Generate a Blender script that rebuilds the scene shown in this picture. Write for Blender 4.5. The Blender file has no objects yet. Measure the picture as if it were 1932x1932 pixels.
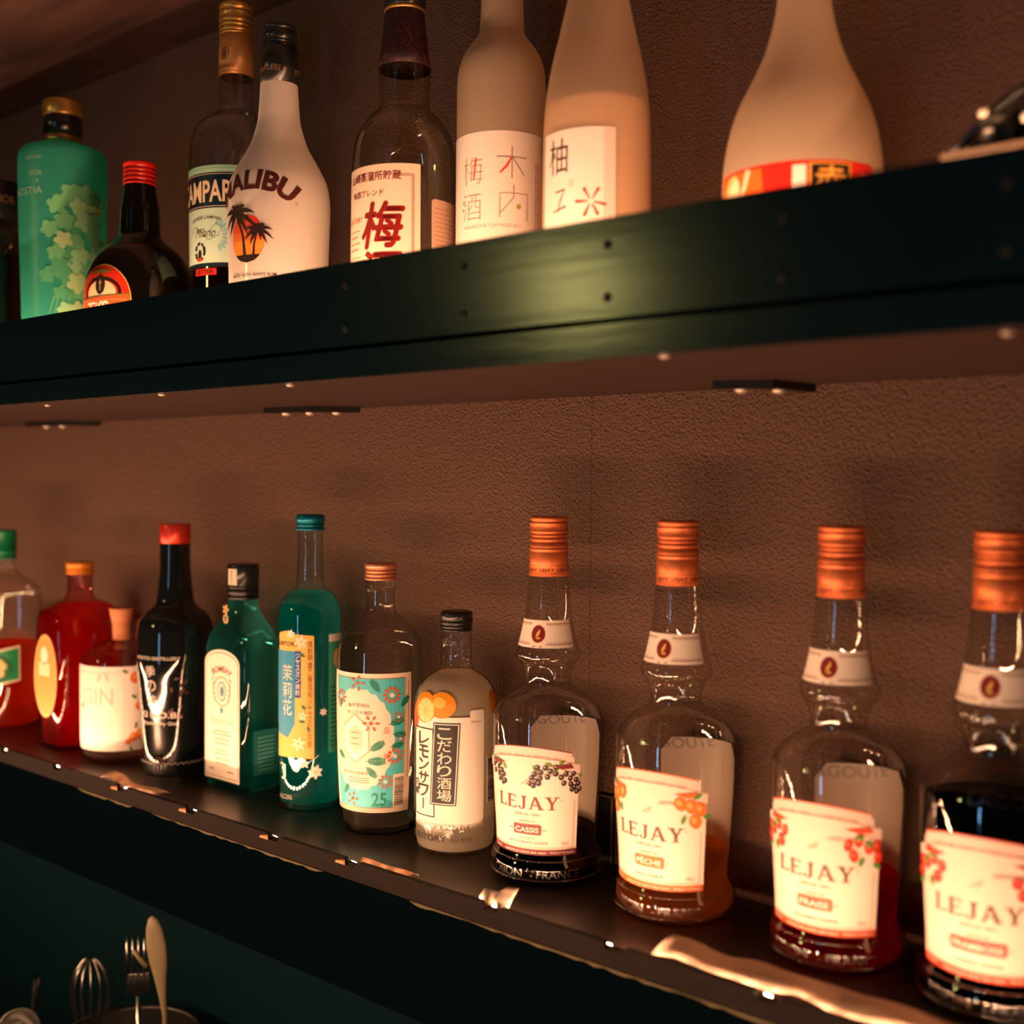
import bpy, bmesh, math, random
from mathutils import Vector, Matrix, geometry
from math import sin, cos, pi, radians as rad
random.seed(7)
SC = bpy.context.scene
COL = SC.collection

# ------------------------------------------------------------------ camera
F_PX = 2200.0
yaw, pitch, roll = rad(40.458), rad(1.4746), rad(0.4349)
fwd = Vector((-sin(yaw) * cos(pitch), cos(yaw) * cos(pitch), -sin(pitch)))
right = Vector((cos(yaw), sin(yaw), 0))
up = right.cross(fwd)
r2 = right * cos(roll) + up * sin(roll)
u2 = up * cos(roll) - right * sin(roll)
cam = bpy.data.cameras.new('camera')
cam.sensor_width = 36.0
cam.lens = F_PX / 1932 * 36.0
cam.clip_start = 0.02
cam.dof.use_dof = True
cam.dof.focus_distance = 0.97
cam.dof.aperture_fstop = 3.7
camo = bpy.data.objects.new('camera', cam)
COL.objects.link(camo)
m = Matrix((r2, u2, -fwd)).transposed().to_4x4()
camo.matrix_world = m
SC.camera = camo

# ------------------------------------------------------------------ world, lamps, exposure
SC.view_settings.view_transform = 'Standard'
SC.view_settings.look = 'None'
SC.view_settings.exposure = 0.0
SC.view_settings.gamma = 1.0
SC.view_settings.use_curve_mapping = False
SC.cycles.max_bounces = 16
SC.cycles.transparent_max_bounces = 40
SC.cycles.transmission_bounces = 14
SC.cycles.glossy_bounces = 6
SC.cycles.diffuse_bounces = 4
SC.cycles.sample_clamp_indirect = 4.0
SC.cycles.caustics_reflective = False
SC.cycles.caustics_refractive = False
w = bpy.data.worlds.new('dim_room')
SC.world = w
w.use_nodes = True
w.node_tree.nodes['Background'].inputs[0].default_value = (0.30, 0.62, 0.52, 1)
w.node_tree.nodes['Background'].inputs[1].default_value = 0.016

LED_COL = (1.0, 0.50, 0.27)
LED_LOWER = 300.0
LED_UPPER = 1120.0
LED_COUNTER = 540.0

def area(name, loc, target, sx, sy, power, color):
    l = bpy.data.lights.new(name, 'AREA')
    l.shape = 'RECTANGLE'
    l.size, l.size_y = sx, sy
    l.energy = power
    l.color = color
    o = bpy.data.objects.new(name, l)
    COL.objects.link(o)
    o.location = loc
    d = Vector(target) - Vector(loc)
    o.rotation_euler = d.to_track_quat('-Z', 'Y').to_euler()
    return o

# a greenish lamp over the far end of the bar (seen mirrored in the painted shelf front)
area('green_bar_lamp', (-1.62, -1.05, 0.46), (-0.40, 0.534, 0.12), 0.15, 0.19, 2.0, (1.0, 0.86, 0.28))
# a narrow bluish light far behind the camera (thin vertical glints on the bottle necks)
area('blue_doorway_light', (-0.55, -2.6, -0.35), (-0.55, 0.7, -0.2), 0.06, 1.1, 5.0, (0.25, 0.6, 1.0))

# ------------------------------------------------------------------ materials
MATS = {}
def newmat(name):
    mt = bpy.data.materials.new(name)
    mt.use_nodes = True
    nt = mt.node_tree
    nt.nodes.clear()
    out = nt.nodes.new('ShaderNodeOutputMaterial')
    MATS[name] = mt
    return mt, nt, out

def c4(c):
    return (c[0], c[1], c[2], 1.0)

def srgb(r, g, b):
    f = lambda v: (v / 255 / 12.92) if v / 255 <= .04045 else ((v / 255 + .055) / 1.055) ** 2.4
    return (f(r), f(g), f(b))

def princ(name, col, rough=.5, metal=0, spec=.5, coat=0, bump=None, noise=None):
    mt, nt, out = newmat(name)
    p = nt.nodes.new('ShaderNodeBsdfPrincipled')
    p.inputs['Base Color'].default_value = c4(col)
    p.inputs['Roughness'].default_value = rough
    p.inputs['Metallic'].default_value = metal
    p.inputs['Specular IOR Level'].default_value = spec
    p.inputs['Coat Weight'].default_value = coat
    p.inputs['Coat Roughness'].default_value = .05
    nt.links.new(p.outputs[0], out.inputs[0])
    tc = None
    if bump or noise:
        tc = nt.nodes.new('ShaderNodeTexCoord')
    if noise:            # (scale, stretch vector, second colour, contrast)
        sc, st, col2, lo, hi = noise
        mp = nt.nodes.new('ShaderNodeMapping')
        mp.inputs['Scale'].default_value = st
        nz = nt.nodes.new('ShaderNodeTexNoise')
        nz.inputs['Scale'].default_value = sc
        nz.inputs['Detail'].default_value = 6
        rp = nt.nodes.new('ShaderNodeValToRGB')
        rp.color_ramp.elements[0].position = lo
        rp.color_ramp.elements[1].position = hi
        rp.color_ramp.elements[0].color = c4(col)
        rp.color_ramp.elements[1].color = c4(col2)
        nt.links.new(tc.outputs['Object'], mp.inputs[0])
        nt.links.new(mp.outputs[0], nz.inputs['Vector'])
        nt.links.new(nz.outputs['Fac'], rp.inputs[0])
        nt.links.new(rp.outputs[0], p.inputs['Base Color'])
    if bump:
        sc, st, strength, dist = bump
        mp = nt.nodes.new('ShaderNodeMapping')
        mp.inputs['Scale'].default_value = st
        nz = nt.nodes.new('ShaderNodeTexNoise')
        nz.inputs['Scale'].default_value = sc
        nz.inputs['Detail'].default_value = 4
        b = nt.nodes.new('ShaderNodeBump')
        b.inputs['Strength'].default_value = strength
        b.inputs['Distance'].default_value = dist
        nt.links.new(tc.outputs['Object'], mp.inputs[0])
        nt.links.new(mp.outputs[0], nz.inputs['Vector'])
        nt.links.new(nz.outputs['Fac'], b.inputs['Height'])
        nt.links.new(b.outputs[0], p.inputs['Normal'])
    return mt

def thin_glass(name, tint=(1, 1, 1), edge=(.55, .6, .55), refl=.55, base=.10, rough=.02, bumpy=0, glow=0, flatfac=None):
    """A thin glass wall: looks straight through, darker and shinier at grazing angles."""
    mt, nt, out = newmat(name)
    lw = nt.nodes.new('ShaderNodeLayerWeight'); lw.inputs['Blend'].default_value = .5
    pw = nt.nodes.new('ShaderNodeMath'); pw.operation = 'POWER'; pw.inputs[1].default_value = 3.0
    mu = nt.nodes.new('ShaderNodeMath'); mu.operation = 'MULTIPLY_ADD'
    mu.inputs[1].default_value = refl; mu.inputs[2].default_value = base
    p2 = nt.nodes.new('ShaderNodeMath'); p2.operation = 'POWER'; p2.inputs[1].default_value = 2.5
    mx = nt.nodes.new('ShaderNodeMix'); mx.data_type = 'RGBA'
    mx.inputs[6].default_value = c4(tint); mx.inputs[7].default_value = c4(edge)
    tr = nt.nodes.new('ShaderNodeBsdfTransparent')
    gl = nt.nodes.new('ShaderNodeBsdfGlossy'); gl.inputs['Roughness'].default_value = rough
    ms = nt.nodes.new('ShaderNodeMixShader')
    nt.links.new(lw.outputs['Facing'], pw.inputs[0]); nt.links.new(pw.outputs[0], mu.inputs[0])
    nt.links.new(lw.outputs['Facing'], p2.inputs[0]); nt.links.new(p2.outputs[0], mx.inputs[0])
    nt.links.new(mx.outputs[2], tr.inputs[0])
    nt.links.new(mu.outputs[0], ms.inputs[0]); nt.links.new(tr.outputs[0], ms.inputs[1]); nt.links.new(gl.outputs[0], ms.inputs[2])
    if bumpy:
        tc = nt.nodes.new('ShaderNodeTexCoord')
        nz = nt.nodes.new('ShaderNodeTexNoise'); nz.inputs['Scale'].default_value = 260
        b = nt.nodes.new('ShaderNodeBump'); b.inputs['Strength'].default_value = bumpy; b.inputs['Distance'].default_value = .001
        nt.links.new(tc.outputs['Object'], nz.inputs['Vector']); nt.links.new(nz.outputs['Fac'], b.inputs['Height'])
        nt.links.new(b.outputs[0], gl.inputs['Normal'])
    if flatfac is not None:
        nt.links.remove(ms.inputs[0].links[0]); ms.inputs[0].default_value = flatfac
    if glow:
        tl = nt.nodes.new('ShaderNodeBsdfTranslucent'); tl.inputs[0].default_value = c4(tint)
        m2 = nt.nodes.new('ShaderNodeMixShader'); m2.inputs[0].default_value = glow
        nt.links.new(ms.outputs[0], m2.inputs[1]); nt.links.new(tl.outputs[0], m2.inputs[2])
        nt.links.new(m2.outputs[0], out.inputs[0])
    else:
        nt.links.new(ms.outputs[0], out.inputs[0])
    return mt

def liquid_mat(name, col, glow=.35, clear=.65, rough=0.0):
    """Coloured drink: mostly refracting, with some light scattered inside."""
    mt, nt, out = newmat(name)
    g = nt.nodes.new('ShaderNodeBsdfGlass'); g.inputs['Color'].default_value = c4(col)
    g.inputs['IOR'].default_value = 1.34; g.inputs['Roughness'].default_value = rough
    t = nt.nodes.new('ShaderNodeBsdfTranslucent'); t.inputs['Color'].default_value = c4(col)
    d = nt.nodes.new('ShaderNodeBsdfTransparent'); d.inputs['Color'].default_value = c4(col)
    m1 = nt.nodes.new('ShaderNodeMixShader'); m1.inputs[0].default_value = glow
    m2 = nt.nodes.new('ShaderNodeMixShader'); m2.inputs[0].default_value = 1 - clear
    nt.links.new(g.outputs[0], m2.inputs[1]); nt.links.new(d.outputs[0], m2.inputs[2])
    nt.links.new(m2.outputs[0], m1.inputs[1]); nt.links.new(t.outputs[0], m1.inputs[2])
    nt.links.new(m1.outputs[0], out.inputs[0])
    return mt

def frosted(name, col, trans=.5, see=.1, gloss=.06, rough=.35):
    mt, nt, out = newmat(name)
    d = nt.nodes.new('ShaderNodeBsdfDiffuse'); d.inputs['Color'].default_value = c4(col)
    t = nt.nodes.new('ShaderNodeBsdfTranslucent'); t.inputs['Color'].default_value = c4(col)
    a = nt.nodes.new('ShaderNodeBsdfTransparent')
    a.inputs['Color'].default_value = c4([.4 + .6 * v / max(col) for v in col])
    g = nt.nodes.new('ShaderNodeBsdfGlossy'); g.inputs['Roughness'].default_value = rough
    m1 = nt.nodes.new('ShaderNodeMixShader'); m1.inputs[0].default_value = trans
    m2 = nt.nodes.new('ShaderNodeMixShader'); m2.inputs[0].default_value = see
    m3 = nt.nodes.new('ShaderNodeMixShader'); m3.inputs[0].default_value = gloss
    nt.links.new(d.outputs[0], m1.inputs[1]); nt.links.new(t.outputs[0], m1.inputs[2])
    nt.links.new(m1.outputs[0], m2.inputs[1]); nt.links.new(a.outputs[0], m2.inputs[2])
    nt.links.new(m2.outputs[0], m3.inputs[1]); nt.links.new(g.outputs[0], m3.inputs[2])
    nt.links.new(m3.outputs[0], out.inputs[0])
    return mt

def emit(name, col, strength):
    mt, nt, out = newmat(name)
    e = nt.nodes.new('ShaderNodeEmission'); e.inputs[0].default_value = c4(col); e.inputs[1].default_value = strength
    nt.links.new(e.outputs[0], out.inputs[0])
    return mt

INKS = {}
def ink(r, g, b, rough=.45, metal=0):
    k = (r, g, b, rough, metal)
    if k not in INKS:
        INKS[k] = princ('ink_%d_%d_%d_%d' % (r, g, b, int(metal * 10)), srgb(r, g, b), rough, metal, .4)
    return INKS[k]

WHITE = ink(250, 244, 232)
CREAM = ink(252, 238, 218)

# ------------------------------------------------------------------ object helpers
def link(name, bm, mats, parent=None, loc=(0, 0, 0), smooth=True, rotz=0):
    me = bpy.data.meshes.new(name)
    bm.to_mesh(me); bm.free()
    if not isinstance(mats, (list, tuple)): mats = [mats]
    for x in mats: me.materials.append(x)
    if smooth:
        me.polygons.foreach_set('use_smooth', [True] * len(me.polygons))
    o = bpy.data.objects.new(name, me)
    COL.objects.link(o)
    o.location = loc
    o.rotation_euler = (0, 0, rotz)
    if parent: o.parent = parent
    return o

def thing(name, label, cat, loc=(0, 0, 0), rotz=0, group=None):
    o = bpy.data.objects.new(name, None)
    COL.objects.link(o)
    o.empty_display_size = .02
    o.location = loc; o.rotation_euler = (0, 0, rotz)
    o['label'] = label; o['category'] = cat
    if group: o['group'] = group
    return o

def tag(o, label, cat, group=None, kind=None):
    o['label'] = label; o['category'] = cat
    if group: o['group'] = group
    if kind: o['kind'] = kind
    return o

def structure(o):
    o['kind'] = 'structure'; return o

def lathe_bm(prof, seg=72, knurl=None, close=True):
    """prof: list of (z, r), bottom to top; r=0 ends become a point.  knurl: (z0, z1, n, depth)."""
    bm = bmesh.new(); rings = []
    for z, r in prof:
        if r < 1e-6:
            rings.append([bm.verts.new((0, 0, z))]); continue
        ring = []
        for i in range(seg):
            a = 2 * pi * i / seg
            rr = r
            if knurl and knurl[0] <= z <= knurl[1]:
                rr = r - knurl[3] * (i % 2)
            ring.append(bm.verts.new((rr * sin(a), -rr * cos(a), z)))
        rings.append(ring)
    for a, b in zip(rings, rings[1:]):
        if len(a) == 1 and len(b) == 1: continue
        for i in range(seg):
            j = (i + 1) % seg
            if len(a) == 1: bm.faces.new((a[0], b[j], b[i]))
            elif len(b) == 1: bm.faces.new((a[i], a[j], b[0]))
            else: bm.faces.new((a[i], a[j], b[j], b[i]))
    bmesh.ops.recalc_face_normals(bm, faces=bm.faces)
    return bm

def smooth_prof(pts, n=5):
    """monotone cubic through (z, r) points with increasing z"""
    d = [(pts[i + 1][1] - pts[i][1]) / max(pts[i + 1][0] - pts[i][0], 1e-6) for i in range(len(pts) - 1)]
    ms = [d[0]]
    for a, b in zip(d, d[1:]):
        ms.append(0 if a * b <= 0 else 2 * a * b / (a + b))
    ms.append(d[-1])
    out = []
    for i in range(len(pts) - 1):
        (z0, r0), (z1, r1) = pts[i], pts[i + 1]
        h = z1 - z0
        for k in range(n):
            t = k / n
            r = (2 * t**3 - 3 * t**2 + 1) * r0 + (t**3 - 2 * t**2 + t) * h * ms[i] + (-2 * t**3 + 3 * t**2) * r1 + (t**3 - t**2) * h * ms[i + 1]
            out.append((z0 + h * t, max(r, 0)))
    out.append(pts[-1])
    return out

def interp(prof, z):
    if z <= prof[0][0]: return prof[0][1]
    for (z0, r0), (z1, r1) in zip(prof, prof[1:]):
        if z0 <= z <= z1:
            return r0 if z1 - z0 < 1e-9 else r0 + (r1 - r0) * (z - z0) / (z1 - z0)
    return prof[-1][1]

def add_box(bm, c, s, rz=0, mi=0, bev=0):
    r = bmesh.ops.create_cube(bm, size=1)
    vs = r['verts']
    bmesh.ops.scale(bm, vec=s, verts=vs)
    if bev:
        es = list({e for v in vs for e in v.link_edges})
        q = bmesh.ops.bevel(bm, geom=es, offset=bev, segments=2, affect='EDGES', profile=.6)
        vs = list({v for f in q['faces'] for v in f.verts} | {v for v in vs if v.is_valid})
    bmesh.ops.rotate(bm, cent=(0, 0, 0), matrix=Matrix.Rotation(rz, 3, 'Z'), verts=vs)
    bmesh.ops.translate(bm, vec=c, verts=vs)
    for f in {f for v in vs for f in v.link_faces}: f.material_index = mi
    return vs

def tube_bm(pts, rads, seg=10, bm=None, cap=True):
    bm = bm or bmesh.new()
    pts = [Vector(p) for p in pts]
    if not isinstance(rads, (list, tuple)): rads = [rads] * len(pts)
    rings = []
    prev = None
    for i, p in enumerate(pts):
        t = (pts[min(i + 1, len(pts) - 1)] - pts[max(i - 1, 0)]).normalized()
        ref = prev if prev else (Vector((0, 0, 1)) if abs(t.z) < .9 else Vector((1, 0, 0)))
        a = t.cross(ref)
        if a.length < 1e-6: a = t.cross(Vector((0, 1, 0)))
        a.normalize(); b = a.cross(t).normalized(); prev = b
        rings.append([bm.verts.new(p + (a * cos(2 * pi * k / seg) + b * sin(2 * pi * k / seg)) * rads[i]) for k in range(seg)])
    for x, y in zip(rings, rings[1:]):
        for k in range(seg):
            bm.faces.new((x[k], x[(k + 1) % seg], y[(k + 1) % seg], y[k]))
    if cap:
        bm.faces.new(rings[0][::-1]); bm.faces.new(rings[-1])
    bmesh.ops.recalc_face_normals(bm, faces=bm.faces)
    return bm

# ------------------------------------------------------------------ printed artwork (real thin geometry laid on a surface)
TXT = {}
def glyphs(s, bold=0.0, res=3):
    k = (s, bold, res)
    if k not in TXT:
        cu = bpy.data.curves.new('lettering', 'FONT')
        cu.body = s; cu.size = 1.0; cu.offset = bold; cu.resolution_u = res
        ob = bpy.data.objects.new('lettering', cu)
        me = ob.to_mesh()
        vs = [(v.co.x, v.co.y) for v in me.vertices]
        fs = [tuple(p.vertices) for p in me.polygons]
        ob.to_mesh_clear()
        bpy.data.objects.remove(ob); bpy.data.curves.remove(cu)
        TXT[k] = (vs, fs)
    return TXT[k]

SERIF = {   # letters with thick and thin strokes and slab serifs, unit height, as lists of polygons, and width
 'L': ([[(.08, 0), (.24, 0), (.24, 1), (.08, 1)], [(0, .95), (.34, .95), (.34, 1), (0, 1)], [(0, 0), (.66, 0), (.66, .06), (0, .06)], [(.60, .06), (.66, .06), (.68, .30), (.64, .30)]], .72),
 'E': ([[(.08, 0), (.25, 0), (.25, 1), (.08, 1)], [(0, .94), (.66, .94), (.66, 1), (0, 1)], [(0, 0), (.70, 0), (.70, .06), (0, .06)], [(.25, .49), (.52, .49), (.52, .55), (.25, .55)], [(.49, .40), (.53, .40), (.53, .64), (.49, .64)], [(.60, .94), (.66, .94), (.66, .74), (.63, .74)], [(.64, .06), (.70, .06), (.72, .28), (.68, .28)]], .78),
 'J': ([[(.30, .15), (.46, .15), (.46, 1), (.30, 1)], [(.20, .94), (.56, .94), (.56, 1), (.20, 1)], [(.46, .15), (.30, .15), (.27, .06), (.16, .02), (.06, .04), (.0, .12), (.02, .2), (.1, .24), (.16, .18), (.1, .1), (.12, -.02), (.26, -.04), (.38, .0)], [(.46, .15), (.38, 0), (.3, .05), (.30, .15)]], .62),
 'A': ([[(.36, 1), (.50, 1), (.86, 0), (.68, 0)], [(.36, 1), (.43, .86), (.17, 0), (.08, 0)], [(.24, .30), (.66, .30), (.64, .36), (.26, .36)], [(0, 0), (.28, 0), (.28, .05), (0, .05)], [(.58, 0), (.96, 0), (.96, .05), (.58, .05)]], .94),
 'Y': ([[(.10, 1), (.29, 1), (.52, .46), (.38, .46)], [(.70, 1), (.79, 1), (.52, .40), (.44, .46)], [(.37, 0), (.53, 0), (.53, .5), (.37, .5)], [(0, .95), (.40, .95), (.40, 1), (0, 1)], [(.58, .95), (.92, .95), (.92, 1), (.58, 1)], [(.25, 0), (.65, 0), (.65, .05), (.25, .05)]], .90),
}

class Art:
    def __init__(s):
        s.v = []; s.f = []; s.mats = []
    def mi(s, mt):
        if mt not in s.mats: s.mats.append(mt)
        return s.mats.index(mt)
    def mesh(s, vs, fs, mt, layer):
        b = len(s.v); k = s.mi(mt)
        s.v += [(x, y, layer) for x, y in vs]
        s.f += [(tuple(b + i for i in f), k) for f in fs]
    def poly(s, pts, mt, layer=1, xf=None):
        if xf: pts = [xf(*p) for p in pts]
        tris = geometry.tessellate_polygon([[Vector((x, y, 0)) for x, y in pts]])
        s.mesh(pts, [t for t in tris], mt, layer)
    def rect(s, x0, y0, x1, y1, mt, layer=1, r=0):
        if r <= 0:
            s.mesh([(x0, y0), (x1, y0), (x1, y1), (x0, y1)], [(0, 1, 2, 3)], mt, layer); return
        pts = []
        for cx, cy, a0 in ((x1 - r, y1 - r, 0), (x0 + r, y1 - r, 90), (x0 + r, y0 + r, 180), (x1 - r, y0 + r, 270)):
            for k in range(5):
                a = rad(a0 + k * 22.5); pts.append((cx + r * cos(a), cy + r * sin(a)))
        s.poly(pts, mt, layer)
    def frame(s, x0, y0, x1, y1, t, mt, layer=2):
        s.rect(x0, y0, x1, y0 + t, mt, layer); s.rect(x0, y1 - t, x1, y1, mt, layer)
        s.rect(x0, y0 + t, x0 + t, y1 - t, mt, layer); s.rect(x1 - t, y0 + t, x1, y1 - t, mt, layer)
    def ell(s, cx, cy, rx, ry, mt, layer=2, n=24, rot=0, wob=0, lobes=0):
        pts = []
        for k in range(n):
            a = 2 * pi * k / n
            m_ = 1 + wob * cos(lobes * a)
            x, y = rx * m_ * cos(a), ry * m_ * sin(a)
            pts.append((cx + x * cos(rot) - y * sin(rot), cy + x * sin(rot) + y * cos(rot)))
        s.poly(pts, mt, layer)
    def ring(s, cx, cy, rx, ry, t, mt, layer=2, n=32):
        vs = []; fs = []
        for k in range(n):
            a = 2 * pi * k / n
            vs += [(cx + rx * cos(a), cy + ry * sin(a)), (cx + (rx - t) * cos(a), cy + (ry - t) * sin(a))]
        for k in range(n):
            j = (k + 1) % n
            fs.append((2 * k, 2 * j, 2 * j + 1, 2 * k + 1))
        s.mesh(vs, fs, mt, layer)
    def stroke(s, pts, wd, mt, layer=2):
        n = len(pts)
        if not isinstance(wd, (list, tuple)): wd = [wd] * n
        L = []; R = []
        for i, (x, y) in enumerate(pts):
            a = pts[max(i - 1, 0)]; b = pts[min(i + 1, n - 1)]
            dx, dy = b[0] - a[0], b[1] - a[1]; l = math.hypot(dx, dy) or 1
            nx, ny = -dy / l * wd[i] / 2, dx / l * wd[i] / 2
            L.append((x + nx, y + ny)); R.append((x - nx, y - ny))
        s.mesh(L + R, [(i, i + 1, n + i + 1, n + i) for i in range(n - 1)], mt, layer)
    def text(s, body, x, y, h, mt, layer=3, w=None, align='c', bold=0, arc=None, shear=0, rot=0, cjk=False, res=3):
        if cjk and bold > 0:      # thick brush: several passes instead of a swollen outline
            d = bold * h
            for ox, oy in ((-d, 0), (d, 0), (0, -d), (0, d), (0, 0)):
                s.text(body, x + ox, y + oy, h, mt, layer, w, align, 0, arc, shear, rot, True, res)
            return
        vs, fs = glyphs(body, bold, res)
        if not vs: return
        x0 = min(p[0] for p in vs); x1 = max(p[0] for p in vs)
        if cjk:
            y0 = min(p[1] for p in vs); y1 = max(p[1] for p in vs); k = h / (y1 - y0)
        else:
            y0 = 0; k = h / .727
        kx = (w / (x1 - x0)) if w else k
        W = (x1 - x0) * kx
        off = {'c': -W / 2, 'l': 0, 'r': -W}[align]
        o = []
        for px, py in vs:
            u = (px - x0) * kx + off; v = (py - y0) * k
            u += shear * v
            if arc:
                t = u / arc; u, v = (arc + v) * sin(t), (arc + v) * cos(t) - arc
            if rot: u, v = u * cos(rot) - v * sin(rot), u * sin(rot) + v * cos(rot)
            o.append((x + u, y + v))
        s.mesh(o, fs, mt, layer)
    def column(s, body, x, y, h, mt, layer=3, pitch=1.15, w=None, bold=0):
        """upright writing, first character's top at y"""
        for k, ch in enumerate(body):
            if ch == 'ー':
                s.rect(x - h * .06, y - k * h * pitch - h * .95, x + h * .06, y - k * h * pitch - h * .05, mt, layer)
            else:
                s.text(ch, x, y - k * h * pitch - h, h, mt, layer, w=w or h * .92, bold=bold, cjk=True)
    def serif(s, word, x, y, h, mt, layer=3, w=None):
        tot = sum(SERIF[c][1] for c in word) + .06 * (len(word) - 1)
        kx = (w / tot) if w else h
        u = x - tot * kx / 2
        for c in word:
            for pl in SERIF[c][0]:
                s.poly([(u + px * kx, y + py * h) for px, py in pl], mt, layer)
            u += (SERIF[c][1] + .06) * kx
    def lines(s, x0, x1, ys, t, mt, layer=2):
        for y in ys: s.rect(x0, y, x1, y + t, mt, layer)
    def leaf(s, x, y, l, wd, a, mt, layer=3):
        pts = []
        for k in range(7):
            t = k / 6; pts.append((t * l, sin(pi * t) * wd / 2))
        for k in range(5, 0, -1):
            t = k / 6; pts.append((t * l, -sin(pi * t) * wd / 2))
        s.poly([(x + px * cos(a) - py * sin(a), y + px * sin(a) + py * cos(a)) for px, py in pts], mt, layer)
    def barcode(s, x0, y0, x1, y1, mt, layer=3, vertical=True):
        rnd = random.Random(3)
        t = 0; L = (x1 - x0) if vertical else (y1 - y0)
        while t < L - .0003:
            wd = rnd.choice((.0003, .0005, .0008)); 
            if vertical: s.rect(x0 + t, y0, x0 + min(t + wd, L), y1, mt, layer)
            else: s.rect(x0, y0 + t, x1, y0 + min(t + wd, L), mt, layer)
            t += wd + rnd.choice((.0003, .0005))
    def build(s, name, parent, mp, du=.0035, dv=.012):
        bm = bmesh.new()
        vs = [bm.verts.new(p) for p in s.v]
        for f, k in s.f:
            try:
                q = bm.faces.new([vs[i] for i in f]); q.material_index = k
            except ValueError: pass
        def cuts(ax, d):
            lo = min(p[ax] for p in s.v); hi = max(p[ax] for p in s.v)
            k = math.floor(lo / d) + 1
            while k * d < hi:
                co = [0, 0, 0]; co[ax] = k * d; no = [0, 0, 0]; no[ax] = 1
                bmesh.ops.bisect_plane(bm, geom=bm.verts[:] + bm.edges[:] + bm.faces[:], plane_co=co, plane_no=no, dist=1e-7)
                k += 1
        if du: cuts(0, du)
        if dv: cuts(1, dv)
        for v in bm.verts:
            v.co = mp(v.co.x, v.co.y, v.co.z)
        return link(name, bm, s.mats, parent, smooth=False)

def wrap(prof, phi0, rref, eps=.0003, step=.00012):
    p0 = rad(phi0)
    def f(u, v, l):
        r = interp(prof, v) + eps + step * l
        a = p0 + u / rref
        return Vector((r * sin(a), -r * cos(a), v))
    return f

def flat(origin, ax, up_, nrm, eps=.0004, step=.00012):
    o, a, b, n = Vector(origin), Vector(ax), Vector(up_), Vector(nrm)
    return lambda u, v, l: o + a * u + b * v + n * (eps + step * l)

# ------------------------------------------------------------------ common materials
wallm = princ('wall_paper', (.176, .099, .071), .62, spec=.25, bump=(480, (1, 1, 1), 1.0, .0042))
blackwood = princ('black_paint', (.0035, .0120, .0160), .18, spec=.5, bump=(14, (1, 8, 8), .06, .002))
topwood = princ('dark_stained_board', (.020, .012, .009), .33, spec=.5, bump=(30, (1, 6, 6), .05, .001))
underwood = princ('maroon_board', (.045, .025, .021), .45, spec=.3)
lipwood = princ('plywood_edge', (.009, .0042, .003), .6, spec=.1, noise=(60, (1, 1, 9), (.004, .002, .0015), .42, .62))
chipm = princ('bare_chipped_wood', (.10, .078, .03), .8)
tealm = princ('dark_green_panel', (.0016, .0130, .0180), .6, spec=.05)
blackwood2 = princ('matt_black_paint', (.0008, .0028, .0042), .7, spec=0.0)
ceilm = princ('brown_veneer', (.085, .040, .031), .5, noise=(7, (1, 7, 1), (.038, .020, .017), .35, .7))
steel = princ('brushed_steel', (.55, .55, .53), .22, metal=1)
screwm = princ('screw_metal', (.8, .68, .56), .45, metal=.8)
darkmetal = princ('dark_bracket_metal', (.03, .028, .026), .35, metal=.6)
copper = princ('copper_foil', srgb(236, 128, 74), .42, metal=.6)
goldm = princ('gold_foil', srgb(206, 158, 80), .32, metal=.8)
redcap = princ('red_cap', srgb(226, 36, 22), .35, spec=.5)
blackcap = princ('black_cap', (.012, .012, .012), .25, spec=.6)
greencap = princ('green_cap', srgb(0, 130, 84), .35)
tealcap = princ('teal_metal_cap', srgb(0, 118, 140), .3, metal=.6)
orangecap = princ('orange_cap', srgb(232, 140, 30), .35, metal=.3)
corkm = princ('pale_wood_stopper', srgb(235, 150, 98), .6)
clearg = thin_glass('clear_glass', (.98, .98, .96), (.74, .72, .62))
embossg = thin_glass('raised_glass', (.9, .88, .82), (.7, .68, .6), rough=.22, flatfac=.42)
greeng = thin_glass('aqua_glass', (.88, .98, .95), (.35, .70, .62))
orang = thin_glass('grey_clear_glass', (.93, .93, .89), (.6, .6, .5))
ridgeg = thin_glass('ridge_glass', (.95, .93, .88), (.7, .68, .6), rough=.05, flatfac=.3)
blackg = princ('black_glass', (.006, .007, .007), .06, spec=.6, coat=.4)
brownblack = princ('dark_brown_glass', (.004, .003, .002), .05, spec=.6, coat=.4)
paper = princ('white_paper', srgb(225, 196, 172), .7, bump=(90, (1, 1, 1), .2, .002))

# ------------------------------------------------------------------ setting
def plane_box(name, c, s, mt):
    bm = bmesh.new(); add_box(bm, c, s)
    return structure(link(name, bm, mt, smooth=False))

WY = .768
plane_box('wall_back', (-1.2, WY + .05, -.45), (5.2, .1, 2.1), wallm)
plane_box('ceiling', (-1.2, -.1, .53), (5.2, 1.736, .08), ceilm)
plane_box('floor', (-1.2, -.6, -1.48), (5.2, 2.736, .04), princ('dark_floor', (.03, .03, .028), .5))
bm = bmesh.new(); add_box(bm, (-.5705, WY - .0001, .0), (.0014, .0006, .95))
structure(link('trim_seam', bm, wallm, smooth=False))

ZS = -.3085      # top of the lower shelf
ZU = .088        # top of the upper shelf
X0, X1 = -3.2, .55
XC, XW = (X0 + X1) / 2, X1 - X0

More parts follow.
